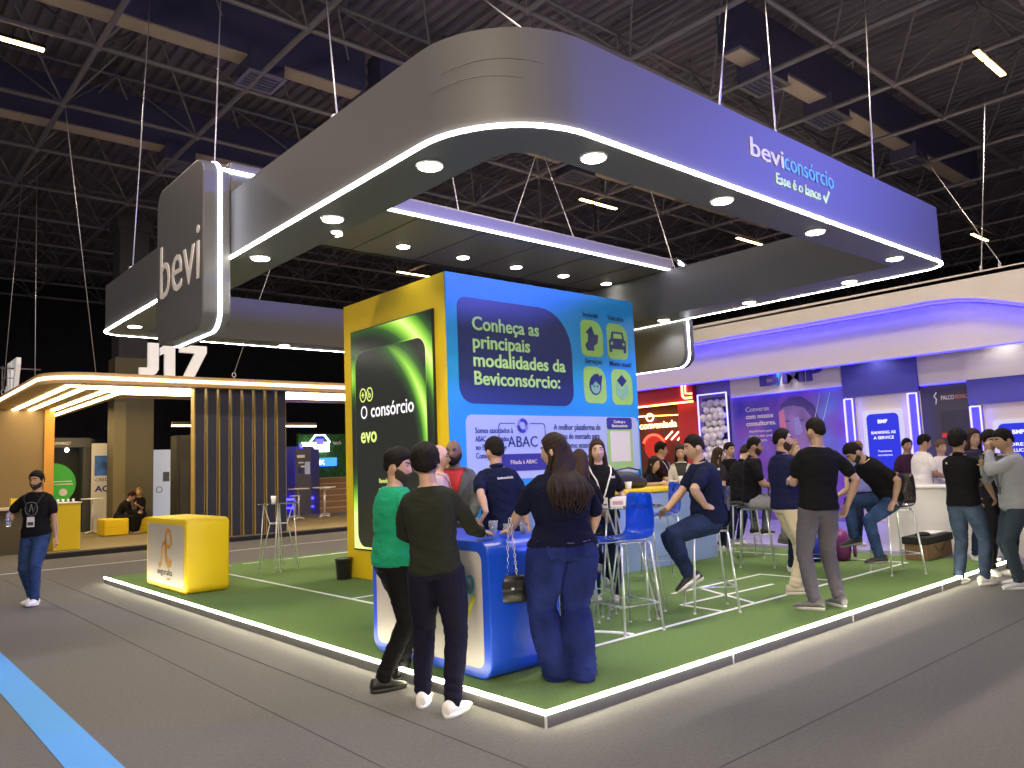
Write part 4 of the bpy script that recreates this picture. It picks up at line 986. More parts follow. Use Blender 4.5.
# ------------------------------------------------------------------ people
def sstep(x, a, b):
    t = min(1, max(0, (x - a)/(b - a))); return t*t*(3 - 2*t)
def interp(x, pts):
    if x <= pts[0][0]: return pts[0][1]
    for (x0, y0), (x1, y1) in zip(pts, pts[1:]):
        if x <= x1: return y0 + (y1 - y0)*(x - x0)/(x1 - x0)
    return pts[-1][1]
def blob(mb, name, voxel, it=2):
    """fuse overlapping closed shells into one continuous surface"""
    me = mb.mesh(name); o = bpy.data.objects.new(name, me); COL.objects.link(o)
    r = o.modifiers.new('r', 'REMESH'); r.mode = 'VOXEL'; r.voxel_size = voxel; r.use_smooth_shade = True
    if it: s = o.modifiers.new('s', 'SMOOTH'); s.factor = .5; s.iterations = it
    dg = bpy.context.evaluated_depsgraph_get(); dg.update()
    out = bpy.data.meshes.new_from_object(o.evaluated_get(dg)); out.name = name
    bpy.data.objects.remove(o); bpy.data.meshes.remove(me); out.materials.clear()
    for p in out.polygons: p.use_smooth = True
    return out
def headpt(x, y, z, off=0., fem=0.):
    a, b, c = .074 - .003*fem, .094, .117
    px, py, pz = a*x, b*y, c*z
    if z < 0:
        k = -z; px *= 1 - .30*k**1.5
        py *= (1 - .42*k) if y < 0 else (1 - .02*k)
        if y > 0: py += .006*k*y
    else: px *= 1 + .03*math.sin(PI*z)
    if y > 0:
        n = math.exp(-(px/.0115)**2)
        tt = min(1, max(0, (.022 - pz)/.055)); fall = math.exp(-((pz + .036)/.009)**2) if pz < -.036 else 1
        py += (.023 - .004*fem)*tt*fall*n
        py -= .009*math.exp(-((abs(px) - .031)/.013)**2 - ((pz - .006)/.011)**2)
        py += .003*math.exp(-((pz - .028)/.009)**2 - (px/.05)**2)
        py += .006*math.exp(-(px/.02)**2 - ((pz + .062)/.011)**2) - .004*math.exp(-(px/.019)**2 - ((pz + .063)/.0035)**2)
        py += .007*math.exp(-(px/.02)**2 - ((pz + .098)/.014)**2)
    p = V((px, py, pz))
    if off: p += V((x/a, y/b, z/c)).normalized()*off
    return p
def headgrid(offf, n=44, k=32, fem=0.):
    rs = []
    for i in range(k + 1):
        t = PI*(i + .03)/(k + .06); z = -math.cos(t); q = math.sin(t)
        rs.append([headpt(q*math.sin(2*PI*a/n), q*math.cos(2*PI*a/n), z, offf(2*PI*a/n, z), fem) for a in range(n)])
    return rs
HL = {'short': [(0, .50), (35, .47), (55, .36), (70, .05), (84, -.10), (92, .16), (112, .12), (130, -.25), (180, -.40)],
      'high': [(0, .72), (30, .60), (50, .55), (66, .2), (80, -.02), (92, .16), (112, .12), (130, -.25), (180, -.36)],
      'long': [(0, .56), (30, .50), (50, .32), (66, -.1), (85, -.45), (180, -.6)]}
def hair_off(style, top, side, curly=0):
    tab = HL[style]
    def f(a, z):
        d = math.degrees(a) % 360; d = 360 - d if d > 180 else d
        m = sstep(z - interp(d, tab), -.06, .07)
        th = side + (top - side)*sstep(z, .15, .75)
        th += .0025*math.sin(a*11 + z*9)*math.cos(a*5 - z*17) + curly*math.sin(a*17 + 3*math.sin(z*9))*math.sin(z*19 + 2*math.cos(a*5))
        return -.012 + m*(th + .012)
    return f
def beard_off(th):
    def f(a, z):
        d = math.degrees(a) % 360; d = 360 - d if d > 180 else d
        topz = interp(d, [(0, -.36), (20, -.37), (34, -.42), (48, -.30), (70, -.12), (86, -.04), (94, -.3), (100, -.9)])
        m = sstep(topz - z, -.03, .06) * sstep(100 - d, 0, 8)
        px, pz = .074*math.sin(a)*math.sqrt(max(0, 1-z*z)), .117*z
        m *= 1 - math.exp(-(px/.017)**4 - ((pz + .0635)/.008)**4)
        return -.012 + m*(th + .012)
    return f
def ik(A, T, l1, l2, pole):
    d = T - A; L = d.length
    if L > (l1 + l2)*.999: T = A + d*((l1+l2)*.999/L); d = T - A; L = d.length
    L = max(L, abs(l1 - l2)*1.05)
    e = d.normalized(); x = (l1*l1 - l2*l2 + L*L)/(2*L); hh = math.sqrt(max(0, l1*l1 - x*x))
    p = V(pole); p = p - e*p.dot(e)
    if p.length < 1e-5: p = e.orthogonal()
    return A + e*x + p.normalized()*hh, T
def seg(b, pts, rad, n=14, flat_=1.):
    """tapered limb through points, radii per point; hemispherical ends"""
    P = [V(p) for p in pts]; fine = []; rr = []
    for i in range(len(P) - 1):
        for k in range(4):
            t = k/4; fine.append(P[i].lerp(P[i+1], t)); s_ = t*t*(3-2*t); rr.append(rad[i]*(1-s_) + rad[i+1]*s_)
    fine.append(P[-1]); rr.append(rad[-1])
    d0 = (fine[0] - fine[1]).normalized(); d1 = (fine[-1] - fine[-2]).normalized()
    fine = [fine[0] + d0*rr[0]*.7] + fine + [fine[-1] + d1*rr[-1]*.7]; rr = [rr[0]*.55] + rr + [rr[-1]*.55]
    return b.tube(fine, rr, n)
TORSO = [(-.10, .085, .085), (-.05, .155, .108), (.03, .166, .115), (.10, .156, .108), (.18, .147, .103), (.28, .160, .111), (.38, .172, .116), (.45, .170, .106), (.505, .150, .094), (.54, .104, .076), (.57, .062, .062)]
FEMT = [(-.10, .09, .09), (-.05, .165, .118), (.03, .176, .122), (.10, .152, .105), (.18, .130, .094), (.28, .145, .112), (.36, .156, .122), (.45, .150, .098), (.505, .128, .084), (.54, .082, .066), (.57, .053, .053)]
PID = [0]
from mathutils import noise as _nz
def folds(me, legs):
    n = len(me.vertices); co_ = np.empty(n*3); me.vertices.foreach_get('co', co_); co_ = co_.reshape(-1, 3)
    no = np.empty(n*3); me.vertex_normals.foreach_get('vector', no); no = no.reshape(-1, 3); sd = PID[0]*3.7
    d = np.array([_nz.noise((x*7 + z*4 + sd, y*7, z*13)) for x, y, z in co_])
    d = (1 - np.abs(d)*2.2)*.0045
    z = co_[:, 2]
    if legs:
        low = np.clip((.30 - z)/.2, 0, 1) + np.clip(1 - np.abs(z - .5)/.1, 0, 1)*.6
        d += low*np.sin(z*115 + co_[:, 0]*26 + co_[:, 1]*18)*.0034
    else:
        d += np.sin(z*60 + co_[:, 0]*22 - co_[:, 1]*14 + sd)*.0020*np.clip((1.25 - z)/.2, 0, 1)
    me.vertices.foreach_set('co', (co_ + no*d[:, None]).ravel()); me.update()
def person(label, pos, yaw, h=1.75, hip=(0, 0, .92), lean=0, side=0, feet=None, hands=None, elbows=None, knees=None, head=(0, 0, 0), neck=None,
           skin=(.42, .25, .17), hair='short', hairc=(.012, .009, .007), hair_t=(.018, .011), beard=0, fem=0, fat=1., belly=0, legfat=1.,
           top='polo', topc=(.010, .014, .045), topm=None, inner=None, pants=(.02, .025, .05), pantm=None, flare=0, slim=1., shoe=(.7, .7, .7), sole=(.75, .75, .75),
           facev=True, vox=.0065, curl=(35, 35), handdir=(None, None), palm=(None, None), lanyard=None, glasses=False, group=None, hairlen=.42, untuck=True, sleeve=None):
    PID[0] += 1
    s = h/1.75; yw = R(yaw - 90)
    root = thing('person', label, 'person', pos, yw, group, world=False)
    W2L = (Matrix.Translation(V(pos)) @ Matrix.Rotation(yw, 4, 'Z') @ Matrix.Scale(s, 4)).inverted()
    def loc(p):
        if p is None: return None
        if p[0] == 'w': return W2L @ V(p[1:4])
        return V(p)
    P0 = V(hip); T_ = FEMT if fem else TORSO
    Sd = Matrix.Rotation(R(side), 3, 'Y')
    def spine(t):
        N = 10; c = V((0, 0, 0)); tt = abs(t); sg = 1 if t >= 0 else -1
        for i in range(N):
            u = (i + .5)/N*tt*sg; a = R(lean)*(.35 + .65*min(1, max(0, u/.28))) if u > 0 else R(lean)*.35
            c += V((0, math.sin(a), math.cos(a)))*(t/N)
        a = R(lean)*(.35 + .65*min(1, max(0, t/.28)))
        if t < 0: a = R(lean)*.35
        return P0 + Sd @ c, Sd @ V((1, 0, 0)), Sd @ V((0, math.cos(a), -math.sin(a))), Sd @ V((0, math.sin(a), math.cos(a)))
    def wd(t):
        w = interp(t, [(q[0], q[1]) for q in T_]); d = interp(t, [(q[0], q[2]) for q in T_])
        f = 1 + (fat - 1)*sstep(t, .56, .42); return w*f, d*f
    def tpt(ang, t, off=0.):     # ang 0 = front, + towards the right hand
        c, x, f, u = spine(t); w, d = wd(t); ca, sa = math.cos(ang), math.sin(ang)
        e = 2.4; q = (abs(ca)**e + abs(sa)**e)**(-1/e)
        dd = d + (belly*math.exp(-((t - .1)/.11)**2) if ca > 0 else 0)
        bst = .0
        if fem and ca > 0: bst = .028*math.exp(-((t - .335)/.055)**2)*math.exp(-((abs(sa*q) - .5)/.33)**2)
        return c + x*(w + off)*sa*q + f*((dd + off)*ca*q + bst)
    def torso(b, t0, t1, off, n=28, hem=0.):
        ts = [t0 + (t1 - t0)*i/16 for i in range(17)]; rs = []
        for t in ts: rs.append([tpt(-2*PI*a/n, t, off + (hem*sstep(t0 + .1 - t, 0, .1))) for a in range(n)])
        b.rings(rs)
    # joints
    cS, xS, fS, uS = spine(.475); cN, xN, fN, uN = spine(.56)
    SH = {'R': cS + xS*(.172 - .022*fem)*(.6 + .4*fat), 'L': cS - xS*(.172 - .022*fem)*(.6 + .4*fat)}
    HP = {'R': P0 + Sd @ V((.088*legfat, 0, -.02)), 'L': P0 + Sd @ V((-.088*legfat, 0, -.02))}
    feet = feet or {}; hands = hands or {}; elbows = elbows or {}; knees = knees or {}
    FT, KN, HD_, EL = {}, {}, {}, {}
    for k, sx in (('R', 1), ('L', -1)):
        f = feet.get(k, (sx*.11, 0, 0, -sx*10, 0)); f = tuple(f) + (0,)*(5 - len(f)); ank = V((f[0], f[1], f[2] + .085)); FT[k] = (ank, f[3], f[4])
        kn, an = ik(HP[k], ank, .43, .425, knees.get(k, (sx*.15, 1, .0))); KN[k] = kn; FT[k] = (an, f[3], f[4])
        tg = loc(hands.get(k)) if hands.get(k) else SH[k] + V((sx*.07, .03, -.53))
        el, w = ik(SH[k], tg, .285, .255, elbows.get(k, (sx*.35, -1, -.25))); EL[k] = el; HD_[k] = w
    # head frame
    hb = Matrix((xN, fN, uN)).transposed()
    nl = neck if neck is not None else 0
    Mh3 = Matrix.Rotation(R(side*.3), 3, 'Y') @ Matrix.Rotation(-R(lean*.55), 3, 'X') @ Matrix.Rotation(-R(head[0]), 3, 'Z') @ Matrix.Rotation(R(head[1]), 3, 'X') @ Matrix.Rotation(R(head[2]), 3, 'Y')
    hc = cN + uN*.045 + (Mh3 @ V((0, .014, .092)))
    Mh = Matrix.Translation(hc) @ Mh3.to_4x4() @ Matrix.Scale(1.05, 4)
    sc = Matrix.Scale(s, 4)
    def emit(name, mb, m, parent=root, voxel=None, it=2, **k):
        me = blob(mb, name, voxel, it) if voxel else mb.mesh(name)
        if voxel and name in ('shirt', 'blazer', 'trousers'): folds(me, name == 'trousers')
        me.transform(sc); return obj(name, me, m, parent, **k)
    def toH(mb):
        mb.v = [tuple(Mh @ V(p)) for p in mb.v]; return mb
    skin = tuple(c*.86 for c in skin); skm = mat('skin %d' % PID[0], skin, .5, bump=.05, bscale=90)
    # ---- body
    b = MB()
    b.rings([[Mh @ q for q in r] for r in headgrid(lambda a, z: 0, 40, 40, fem)])
    for sx in (-1, 1):
        Me = Mh3 @ Matrix.Rotation(R(sx*-18), 3, 'Z') @ Matrix.Rotation(R(10), 3, 'X')
        b.ball(Mh @ V((sx*.075, -.008, -.008)), (.010, .019, .033), 10, 8, Me)
    nk = .055 - .009*fem
    b.tube([cN - uN*.06, cN + uN*.01, hc + Mh3 @ V((0, -.016, -.055)), hc + Mh3 @ V((0, -.010, -.02))], [nk*1.25, nk*1.05, nk, nk*.95], 16)
    torso(b, -.06, .565, -.014)
    for k, sx in (('R', 1), ('L', -1)):
        af = (.5 + .5*fat)*(1 - .12*fem); m1 = SH[k].lerp(EL[k], .45); m2 = EL[k].lerp(HD_[k], .3)
        seg(b, [SH[k].lerp(cS, .2), m1, EL[k], m2, HD_[k]], [.046*af, .044*af, .036*af, .039*af, .0255*af])
        seg(b, [HP[k], HP[k].lerp(KN[k], .5), KN[k], KN[k].lerp(FT[k][0], .35), FT[k][0]], [.075, .065, .05, .048, .036])
        an, fy, fp = FT[k]; fr_ = Matrix.Rotation(-R(fy)*1, 3, 'Z') @ Matrix.Rotation(R(fp), 3, 'X')
        seg(b, [an + fr_ @ V((0, -.02, -.04)), an + fr_ @ V((0, .11, -.055))], [.032, .03])
        # hand: palm, four fingers, thumb
        d = (HD_[k] - EL[k]).normalized() if handdir[0 if k == 'R' else 1] is None else V(handdir[0 if k == 'R' else 1]).normalized()
        pn = palm[0 if k == 'R' else 1]
        pn = V(pn) if pn else V((-sx*.8, .1, -.5))
        pn = (pn - d*pn.dot(d)); pn = pn.normalized() if pn.length > 1e-3 else d.orthogonal().normalized()
        wv = d.cross(pn)*(-1 if k == 'R' else 1)        # towards the thumb side
        if wv.dot(V((0, 1, .4))) < 0 and not palm[0 if k == 'R' else 1]: wv = -wv
        hf = 1 - .1*fem; W0 = HD_[k]; cu = R(curl[0 if k == 'R' else 1])
        rs = []
        for t, w_, th in ((-.015, .024, .019), (.0, .028, .018), (.03, .036, .016), (.065, .041, .0145), (.09, .040, .012), (.098, .034, .009)):
            rs.append([W0 + d*(t*hf) + wv*(w_*hf*math.cos(a)) + pn*(th*math.sin(a)) for a in np.linspace(0, 2*PI, 15)[:-1]])
        b.rings(rs)
        for q, (o_, ln) in enumerate(((.031, .070), (.0105, .078), (-.0105, .073), (-.031, .058))):
            p = W0 + d*(.085*hf) + wv*(o_*hf) ; c_ = cu*(.55 + .12*q); pts = [p - d*.012]; dr = (d + wv*(o_*2.2)).normalized()
            pts.append(p)
            for j, fr2 in enumerate((.45, .30, .25)):
                dr = (dr*math.cos(c_) + pn*math.sin(c_)).normalized(); pts.append(pts[-1] + dr*ln*fr2*hf)
            seg(b, pts, [.0088, .0086, .0080, .0074, .0066], 8)
        p = W0 + d*.022 + wv*.024; dr = (d*.62 + wv*.72 + pn*.25).normalized(); pts = [p - dr*.015, p, p + dr*.035]
        dr = (dr + d*.5 + pn*(.35 + math.sin(cu)*.5)).normalized(); pts.append(pts[-1] + dr*.028)
        seg(b, pts, [.012, .0115, .0098, .0078], 8)
    emit('body', b, skm, voxel=vox, it=1)
    # ---- face
    if facev:
        for sx in (-1, 1):
            e0 = headpt(*(V((sx*.031/.074, math.sqrt(max(0, 1 - (.031/.074)**2)), .006/.117)).normalized()), 0, fem)
            c_ = V((sx*.031, e0.y - .0045, .006))
            b = MB(); b.ball(c_, (.0115, .009, .0056), 12, 8); eo = emit('eye', toH(b), mat('eye white', (.30, .27, .26), .3))
            b = MB(); b.ball(c_ + V((0, .0055, 0)), (.0080, .0052, .0060), 10, 6); emit('iris', toH(b), BLACKP, eo)
            b = MB(); pts = []
            for j in range(6):
                x = sx*(.014 + .036*j/5); z = .027 + .006*math.sin(PI*j/5*.8)
                yy = headpt(*(V((x/.074, math.sqrt(max(.01, 1 - (x/.074)**2 - (z/.117)**2)), z/.117))), 0, fem).y; pts.append((x, yy + .001, z))
            b.tube(pts, [.0035, .006, .0065, .006, .005, .0025] if not fem else [.003, .005, .005, .0045, .004, .002], 6); emit('eyebrow', toH(b), mat('hair %s' % (hairc,), hairc, .6))
        b = MB(); pts = []
        for j in range(7):
            x = -.021 + .042*j/6; z = -.0635 + .002*abs(j - 3)/3
            yy = headpt(*(V((x/.074, math.sqrt(max(.01, 1 - (x/.074)**2 - (z/.117)**2)), z/.117))), 0, fem).y; pts.append((x, yy + .001, z))
        b.tube(pts, [.002, .0045, .0058, .0054, .0058, .0045, .002], 6); emit('lips', toH(b), mat('lips %d' % PID[0], (skin[0]*.62, skin[1]*.32, skin[2]*.32), .4))
    hairc = tuple(c*.6 for c in hairc); hm = mat('hair %s' % (hairc,), hairc, .75, spec=.15)
    if hair and hair != 'bald':
        b = MB(); b.rings(headgrid(hair_off('long' if hair in ('long', 'bun') else hair, *hair_t), 56, 40, fem))
        toH(b)
        if hair == 'long':
            hm = mat('long hair %s' % (hairc,), tuple(c*1.3 for c in hairc), .65, spec=.2, stripes=('X', 30, .25, 3))
            rs = []; n = 22; e1 = cN + uN*(-hairlen) - fN*.16
            h0 = Mh @ V((0, -.045, .05)); h1 = Mh @ V((0, -.075, -.06)); h2 = tpt(PI, .535, .022); h3 = tpt(PI, .47, .030); h4 = tpt(PI, .56 - hairlen*.55, .028); h5 = tpt(PI, .56 - hairlen*.75, .018)
            for c_, w_, dp in ((h0, .066, .05), (h1, .082, .05), (h2, .098, .045), (h3, .115, .038), (h4, .105, .03), (h5, .06, .012)):
                rs.append([c_ + xN*(w_*math.cos(a)*(1 + .06*math.sin(a*7 + c_.z*40))) + fN*(dp*math.sin(a) + .03*(1 - abs(math.sin(a)))*(w_ > .09)) for a in np.linspace(0, 2*PI, n + 1)[:-1]])
            fin = []
            for i in range(len(rs) - 1):
                for k2 in range(5):
                    t = k2/5; fin.append([p.lerp(q, t) for p, q in zip(rs[i], rs[i+1])])
            fin.append(rs[-1]); b.rings(fin)
            for i in range(15):
                u = -1 + 2*i/14; j = math.sin(i*4.1)*.012
                q = [Mh @ V((u*.068, -.03 - .05*(1 - u*u), .04 + .03*(1-abs(u)))), Mh @ V((u*.082, -.045 - .045*(1-u*u), -.05)), tpt(PI - u*.55, .535, .03), tpt(PI - u*.62 + j, .47, .036), tpt(PI - u*.66 - j*2, .56 - hairlen*.6, .038 + j), tpt(PI - u*.58 + j*3, .56 - hairlen*.85, .03), tpt(PI - u*.5 - j*3, .56 - hairlen*(1.02 + .10*math.sin(i*2.7)), .018)]
                f2 = []
                for p0, p1 in zip(q, q[1:]): f2 += [p0.lerp(p1, k2/4) for k2 in range(4)]
                f2.append(q[-1]); f2 = [f2[0]] + [(f2[m-1] + f2[m]*2 + f2[m+1])*.25 for m in range(1, len(f2)-1)] + [f2[-1]]
                wv = [V((0, 0, 0))]*len(f2); f2 = [p + xN*(.006*math.sin(m*.8 + i)) for m, p in enumerate(f2)]
                m_ = len(f2) - 1; b.tube(f2, [.012 + .012*math.sin(PI*min(1, m/m_*1.15)) - .008*(m/m_)**4 for m in range(m_ + 1)], 8)
            for sx in (-1, 1):
                b.tube([Mh @ V((sx*.066, .012, .02)), Mh @ V((sx*.074, .004, -.07)), cN + xN*sx*.085 - uN*.02 + fN*.0, cN + xN*sx*.10 - uN*.12 - fN*.08], [.016, .02, .026, .02], 10)
        elif hair == 'bun':
            b.ball(Mh @ V((0, -.12, .03)), .045)
        emit('hair', b, hm)
    if beard:
        b = MB(); b.rings(headgrid(beard_off(beard), 48, 44, fem)); emit('beard', toH(b), mat('beard %s %s' % (hairc, PID[0]), tuple(.012 + c*1.2 + k_*.06 for c, k_ in zip(hairc, skin)), .8, spec=.1))
    if glasses:
        b = MB()
        for sx in (-1, 1):
            b.tube([(sx*.032 + .021*math.cos(a), .096, .004 + .015*math.sin(a)) for a in np.linspace(0, 2*PI, 15)[:-1]], .0018, 5, closed=True)
            b.tube([(sx*.053, .094, .008), (sx*.074, .0, .006)], .0018, 5)
        b.tube([(-.011, .098, .006), (.011, .098, .006)], .0018, 5); emit('glasses', toH(b), BLACKP)
    # ---- clothes
    tm = topm or mat('top %s' % (topc,), topc, .9, bump=.35, bscale=45, spec=.12)
    long_ = top in ('long', 'blazer')
    b = MB(); hemt = (-.085 if top == 'blazer' else -.035) if untuck else .02
    torso(b, hemt, .545, .010 if top != 'blazer' else .020, hem=.008)
    for k, sx in (('R', 1), ('L', -1)):
        af = (.5 + .5*fat)*(1 - .12*fem) * (1.1 if top == 'blazer' else 1)
        q = EL[k]; sh = SH[k].lerp(cS, .28)
        if long_:
            m2 = q.lerp(HD_[k], .5)
            seg(b, [sh, SH[k].lerp(q, .45), q, m2, q.lerp(HD_[k], .93)], [.064*af, .058*af, .050*af, .045*af, .037*af])
        else:
            cut = sleeve or (.72 if top == 'polo' else .68)
            seg(b, [sh, SH[k].lerp(q, .35), SH[k].lerp(q, cut)], [.064*af, .060*af, .059*af])
    shirt = emit('blazer' if top == 'blazer' else 'shirt', b, tm, voxel=.011, it=4)
    if top == 'polo':
        b = MB(); rs = []
        for zz, rr_ in ((-.005, .066), (.03, .060), (.032, .065), (-.012, .076)):
            rs.append([cN - uN*.035 + uN*(zz + .012 - .02*math.cos(a)) + xN*rr_*math.sin(a)*(1 - .1*fem) + fN*(rr_*math.cos(a)*.98) for a in np.linspace(0, 2*PI, 25)[:-1]])
        b.rings(rs, closed=True); emit('collar', b, tm, shirt)
    def patch(name, poly, m, off, parent, nn=6):       # panel hugging the chest: poly rows of (t, ang0, ang1)
        b = MB(); vs = []
        for t, a0, a1 in poly:
            for j in range(nn + 1): vs.append(tpt(a0 + (a1 - a0)*j/nn, t, off))
        for t, a0, a1 in poly:
            for j in range(nn + 1): vs.append(tpt(a0 + (a1 - a0)*j/nn, t, off - .012))
        m_ = len(poly)*(nn + 1); fs = []
        for i in range(len(poly) - 1):
            for j in range(nn):
                q0 = i*(nn+1) + j; f_ = (q0, q0+1, q0+nn+2, q0+nn+1); fs += [f_, tuple(x + m_ for x in reversed(f_))]
        for i in range(len(poly) - 1):
            for j in (0, nn): q0 = i*(nn+1) + j; fs.append((q0, q0+nn+1, q0+nn+1+m_, q0+m_))
        for j in range(nn):
            for q0 in (j, (len(poly)-1)*(nn+1) + j): fs.append((q0, q0+1, q0+1+m_, q0+m_))
        b.add(vs, fs, True); return emit(name, b, m, parent)
    if inner:
        patch('shirt_front', [(.535, -1.1, 1.1), (.50, -.62, .62), (.42, -.42, .42), (.30, -.26, .26), (.18, -.13, .13), (.10, -.05, .05)], mat('inner %s' % (inner,), inner, .8), .034, shirt)
        for sg in (-1, 1):
            patch('lapel', [(.52, sg*.75, sg*1.05), (.46, sg*.46, sg*.80), (.40, sg*.40, sg*.82), (.30, sg*.27, sg*.48), (.19, sg*.14, sg*.22)], tm, .040, shirt, 3)
    pm = pantm or mat('trousers %s' % (pants,), pants, .9, bump=.3, bscale=40, spec=.12)
    b = MB(); torso(b, -.075, .09, .003 if untuck else .008)
    for k, sx in (('R', 1), ('L', -1)):
        lf = legfat*slim; an = FT[k][0]; kn = KN[k]; dn = (an - kn).normalized()
        base = [.104*legfat, .094*lf, .071*lf, .066*lf, (.056 + flare)*slim]
        if flare: base[3] = .066*lf + flare*.4
        seg(b, [HP[k] + (P0 - HP[k])*.08, HP[k].lerp(KN[k], .45), kn, kn.lerp(an, .42), an + dn*(-.005 if not flare else .05)], base)
    tr = emit('trousers', b, pm, voxel=.011, it=3)
    for k, sx in (('R', 1), ('L', -1)):
        an, fy, fp = FT[k]; Mf = Matrix.Translation(an) @ (Matrix.Rotation(-R(fy), 3, 'Z') @ Matrix.Rotation(R(fp), 3, 'X')).to_4x4()
        fs_ = 1 - .1*fem; b = MB(); rs = []
        for y, w_, zt in ((-.088, .026, -.015), (-.078, .036, .018), (-.04, .041, .022), (.0, .043, .018), (.05, .046, -.002), (.10, .050, -.022), (.145, .048, -.034), (.175, .036, -.042), (.188, .022, -.052)):
            z0 = -.068; ring = []
            for a in np.linspace(0, 2*PI, 17)[:-1]:
                ca, sa = math.cos(a), math.sin(a); zz = z0 + (zt - z0)*(.5 + .5*sa)
                ring.append(Mf @ V((w_*fs_*math.copysign(abs(ca)**.75, ca)*(1 - .25*max(0, sa)), y*fs_, zz)))
            rs.append(ring)
        b.rings(rs); so = emit('shoe', b, mat('shoe %s' % (shoe,), shoe, .5))
        b = MB(); rs = []
        for zz, g in ((-.085, .0), (-.060, .004), (-.056, -.004)):
            rs.append([Mf @ V((x*fs_, y*fs_, zz)) for x, y in [((.046 + g)*math.cos(a)*(1 - .12*math.sin(a) + .1*max(0, math.sin(a))), .048 + (.138 + g)*math.sin(a)) for a in np.linspace(0, 2*PI, 25)[:-1]]])
        b.rings(rs); emit('sole', b, mat('sole %s' % (sole,), sole, .6), so)
    if lanyard:
        lc, bc = lanyard[:2]; t_end = lanyard[2] if len(lanyard) > 2 else .2
        b = MB()
        for sg in (-1, 1):
            pts = [tpt(sg*a_, t_, .022 + .012*fem) for a_, t_ in ((1.5, .545), (.9, .52), (.55, .46), (.32, .38), (.12, t_end + .04), (.02, t_end))]
            for p, q in zip(pts, pts[1:]):
                d = (q - p).normalized(); wv = d.cross(fN).normalized()*.008
                b.add([p - wv, p + wv, q + wv, q - wv, p - wv - fN*.003, p + wv - fN*.003, q + wv - fN*.003, q - wv - fN*.003], [(0,1,2,3),(7,6,5,4),(0,4,5,1),(1,5,6,2),(2,6,7,3),(3,7,4,0)])
        emit('lanyard', b, mat('ribbon %s' % (lc,), lc, .6))
        c_, x_, f_, u_ = spine(t_end); o_ = tpt(0, t_end - .06, .026); M3 = Matrix((x_, f_, u_)).transposed().to_4x4(); M3.translation = o_
        b = MB(); b.box((-.048, -.003, -.065), (.048, .003, .065), M3); bo = emit('badge', b, mat('badge %s' % (bc,), bc, .3))
        b = MB(); b.box((-.038, .003, -.045), (.038, .0045, .0), M3); emit('badge_print', b, mat('badge print', (.05, .05, .06), .5), bo)
    root['_s'] = s
    return dict(root=root, L2W=W2L.inverted(), H=HD_, E=EL, tpt=tpt, emit=emit, shirt=shirt, Mh=Mh, s=s, spine=spine, patch=patch, trousers=tr)
JEAN = (.025, .05, .13); DJEAN = (.012, .018, .045); NAVY = (.006, .009, .032); BLK = (.007, .007, .009)
def denim(c): return mat('denim %s' % (c,), c, .9, bump=.3, bscale=60, var=.35, vscale=7, spec=.12)
def wlocal(P, p): return P['L2W'] @ V(p)
T0 = PT
# man walking on the left
def shirt_text(P, body, ang, t, width, col=None, size=.05):
    o = P['tpt'](ang, t, .016); c_, x_, f_, u_ = P['spine'](t); n_ = (o - c_); n_ = (n_ - u_*n_.dot(u_)).normalized(); u2 = u_.cross(n_)
    sc_ = P['s']; m_ = col or WHITE
    text('shirt_lettering', body, size, (o - u2*width/2)*sc_, u2, u_, m_, P['shirt'], ext=.003, off=.004, width=width*sc_)
A = person('man in black printed T-shirt and blue jeans walking on the grey carpet at left', (-1.17, 8.54, 0), 230, 1.75, hip=(0, 0, .915),
    feet={'R': (.09, -.10, 0, 8), 'L': (-.08, .14, .0, -4, 6)}, hands={'R': (.20, .24, 1.13), 'L': (-.27, .02, .86)}, elbows={'R': (.8, -.7, -.2)}, handdir=((-.3, .8, .1), None), palm=((-.8, -.2, .1), None), curl=(75, 35),
    skin=(.40, .23, .15), beard=.006, hair='short', top='tee', topc=BLK, pantm=denim(JEAN), shoe=(.75, .75, .74), head=(2, -2, 0), lanyard=((.02,.02,.03), (.7,.7,.72), .22), fat=1.03)
A['emit']('shirt_print', (lambda b: b.tube([A['tpt'](x, t, .016) for x, t in [(.42*math.cos(a)*abs(math.cos(a))**-.35 if abs(math.cos(a)) > .01 else 0, .33 + .085*math.sin(a)) for a in np.linspace(0, 2*PI, 25)[:-1]]], .006, 5, closed=True))(MB()), mat('grey print', (.14, .14, .15), .7), A['shirt'])
A['emit']('shirt_print', (lambda b: b.tube([A['tpt'](-.16 + .03*k, .29 + .02*k, .016) for k in range(6)], .008, 5))(MB()), MATS['grey print'], A['shirt'])
A['emit']('shirt_print', (lambda b: b.tube([A['tpt'](.12 - .03*k, .29 + .02*k, .016) for k in range(6)], .008, 5))(MB()), MATS['grey print'], A['shirt'])
w = A['L2W'] @ (A['H']['R'] + V((-.02, .07, -.0)))
t = thing('water_bottle', 'clear water bottle in the walking man\'s hand', 'bottle', (w.x, w.y, w.z - .1), 0, world=False)
b = MB(); b.lathe((0, 0, 0), [(.026, 0), (.031, .006), (.031, .05), (.029, .055), (.031, .06), (.031, .13), (.026, .155), (.013, .175), (.012, .185)], 18); obj('bottle_body', b, mat('bottle plastic', (.75, .85, .95), .1, trans=.75), t)
b = MB(); b.cyl((0, 0, .185), .014, .018, 14); obj('bottle_cap', b, mat('bottle cap', (.05, .1, .5), .4), t)
b = MB(); b.lathe((0, 0, .065), [(.0315, 0), (.0320, 0), (.0320, .05), (.0315, .05)], 18); obj('bottle_label', b, mat('bottle label', (.25, .35, .7), .5), t)

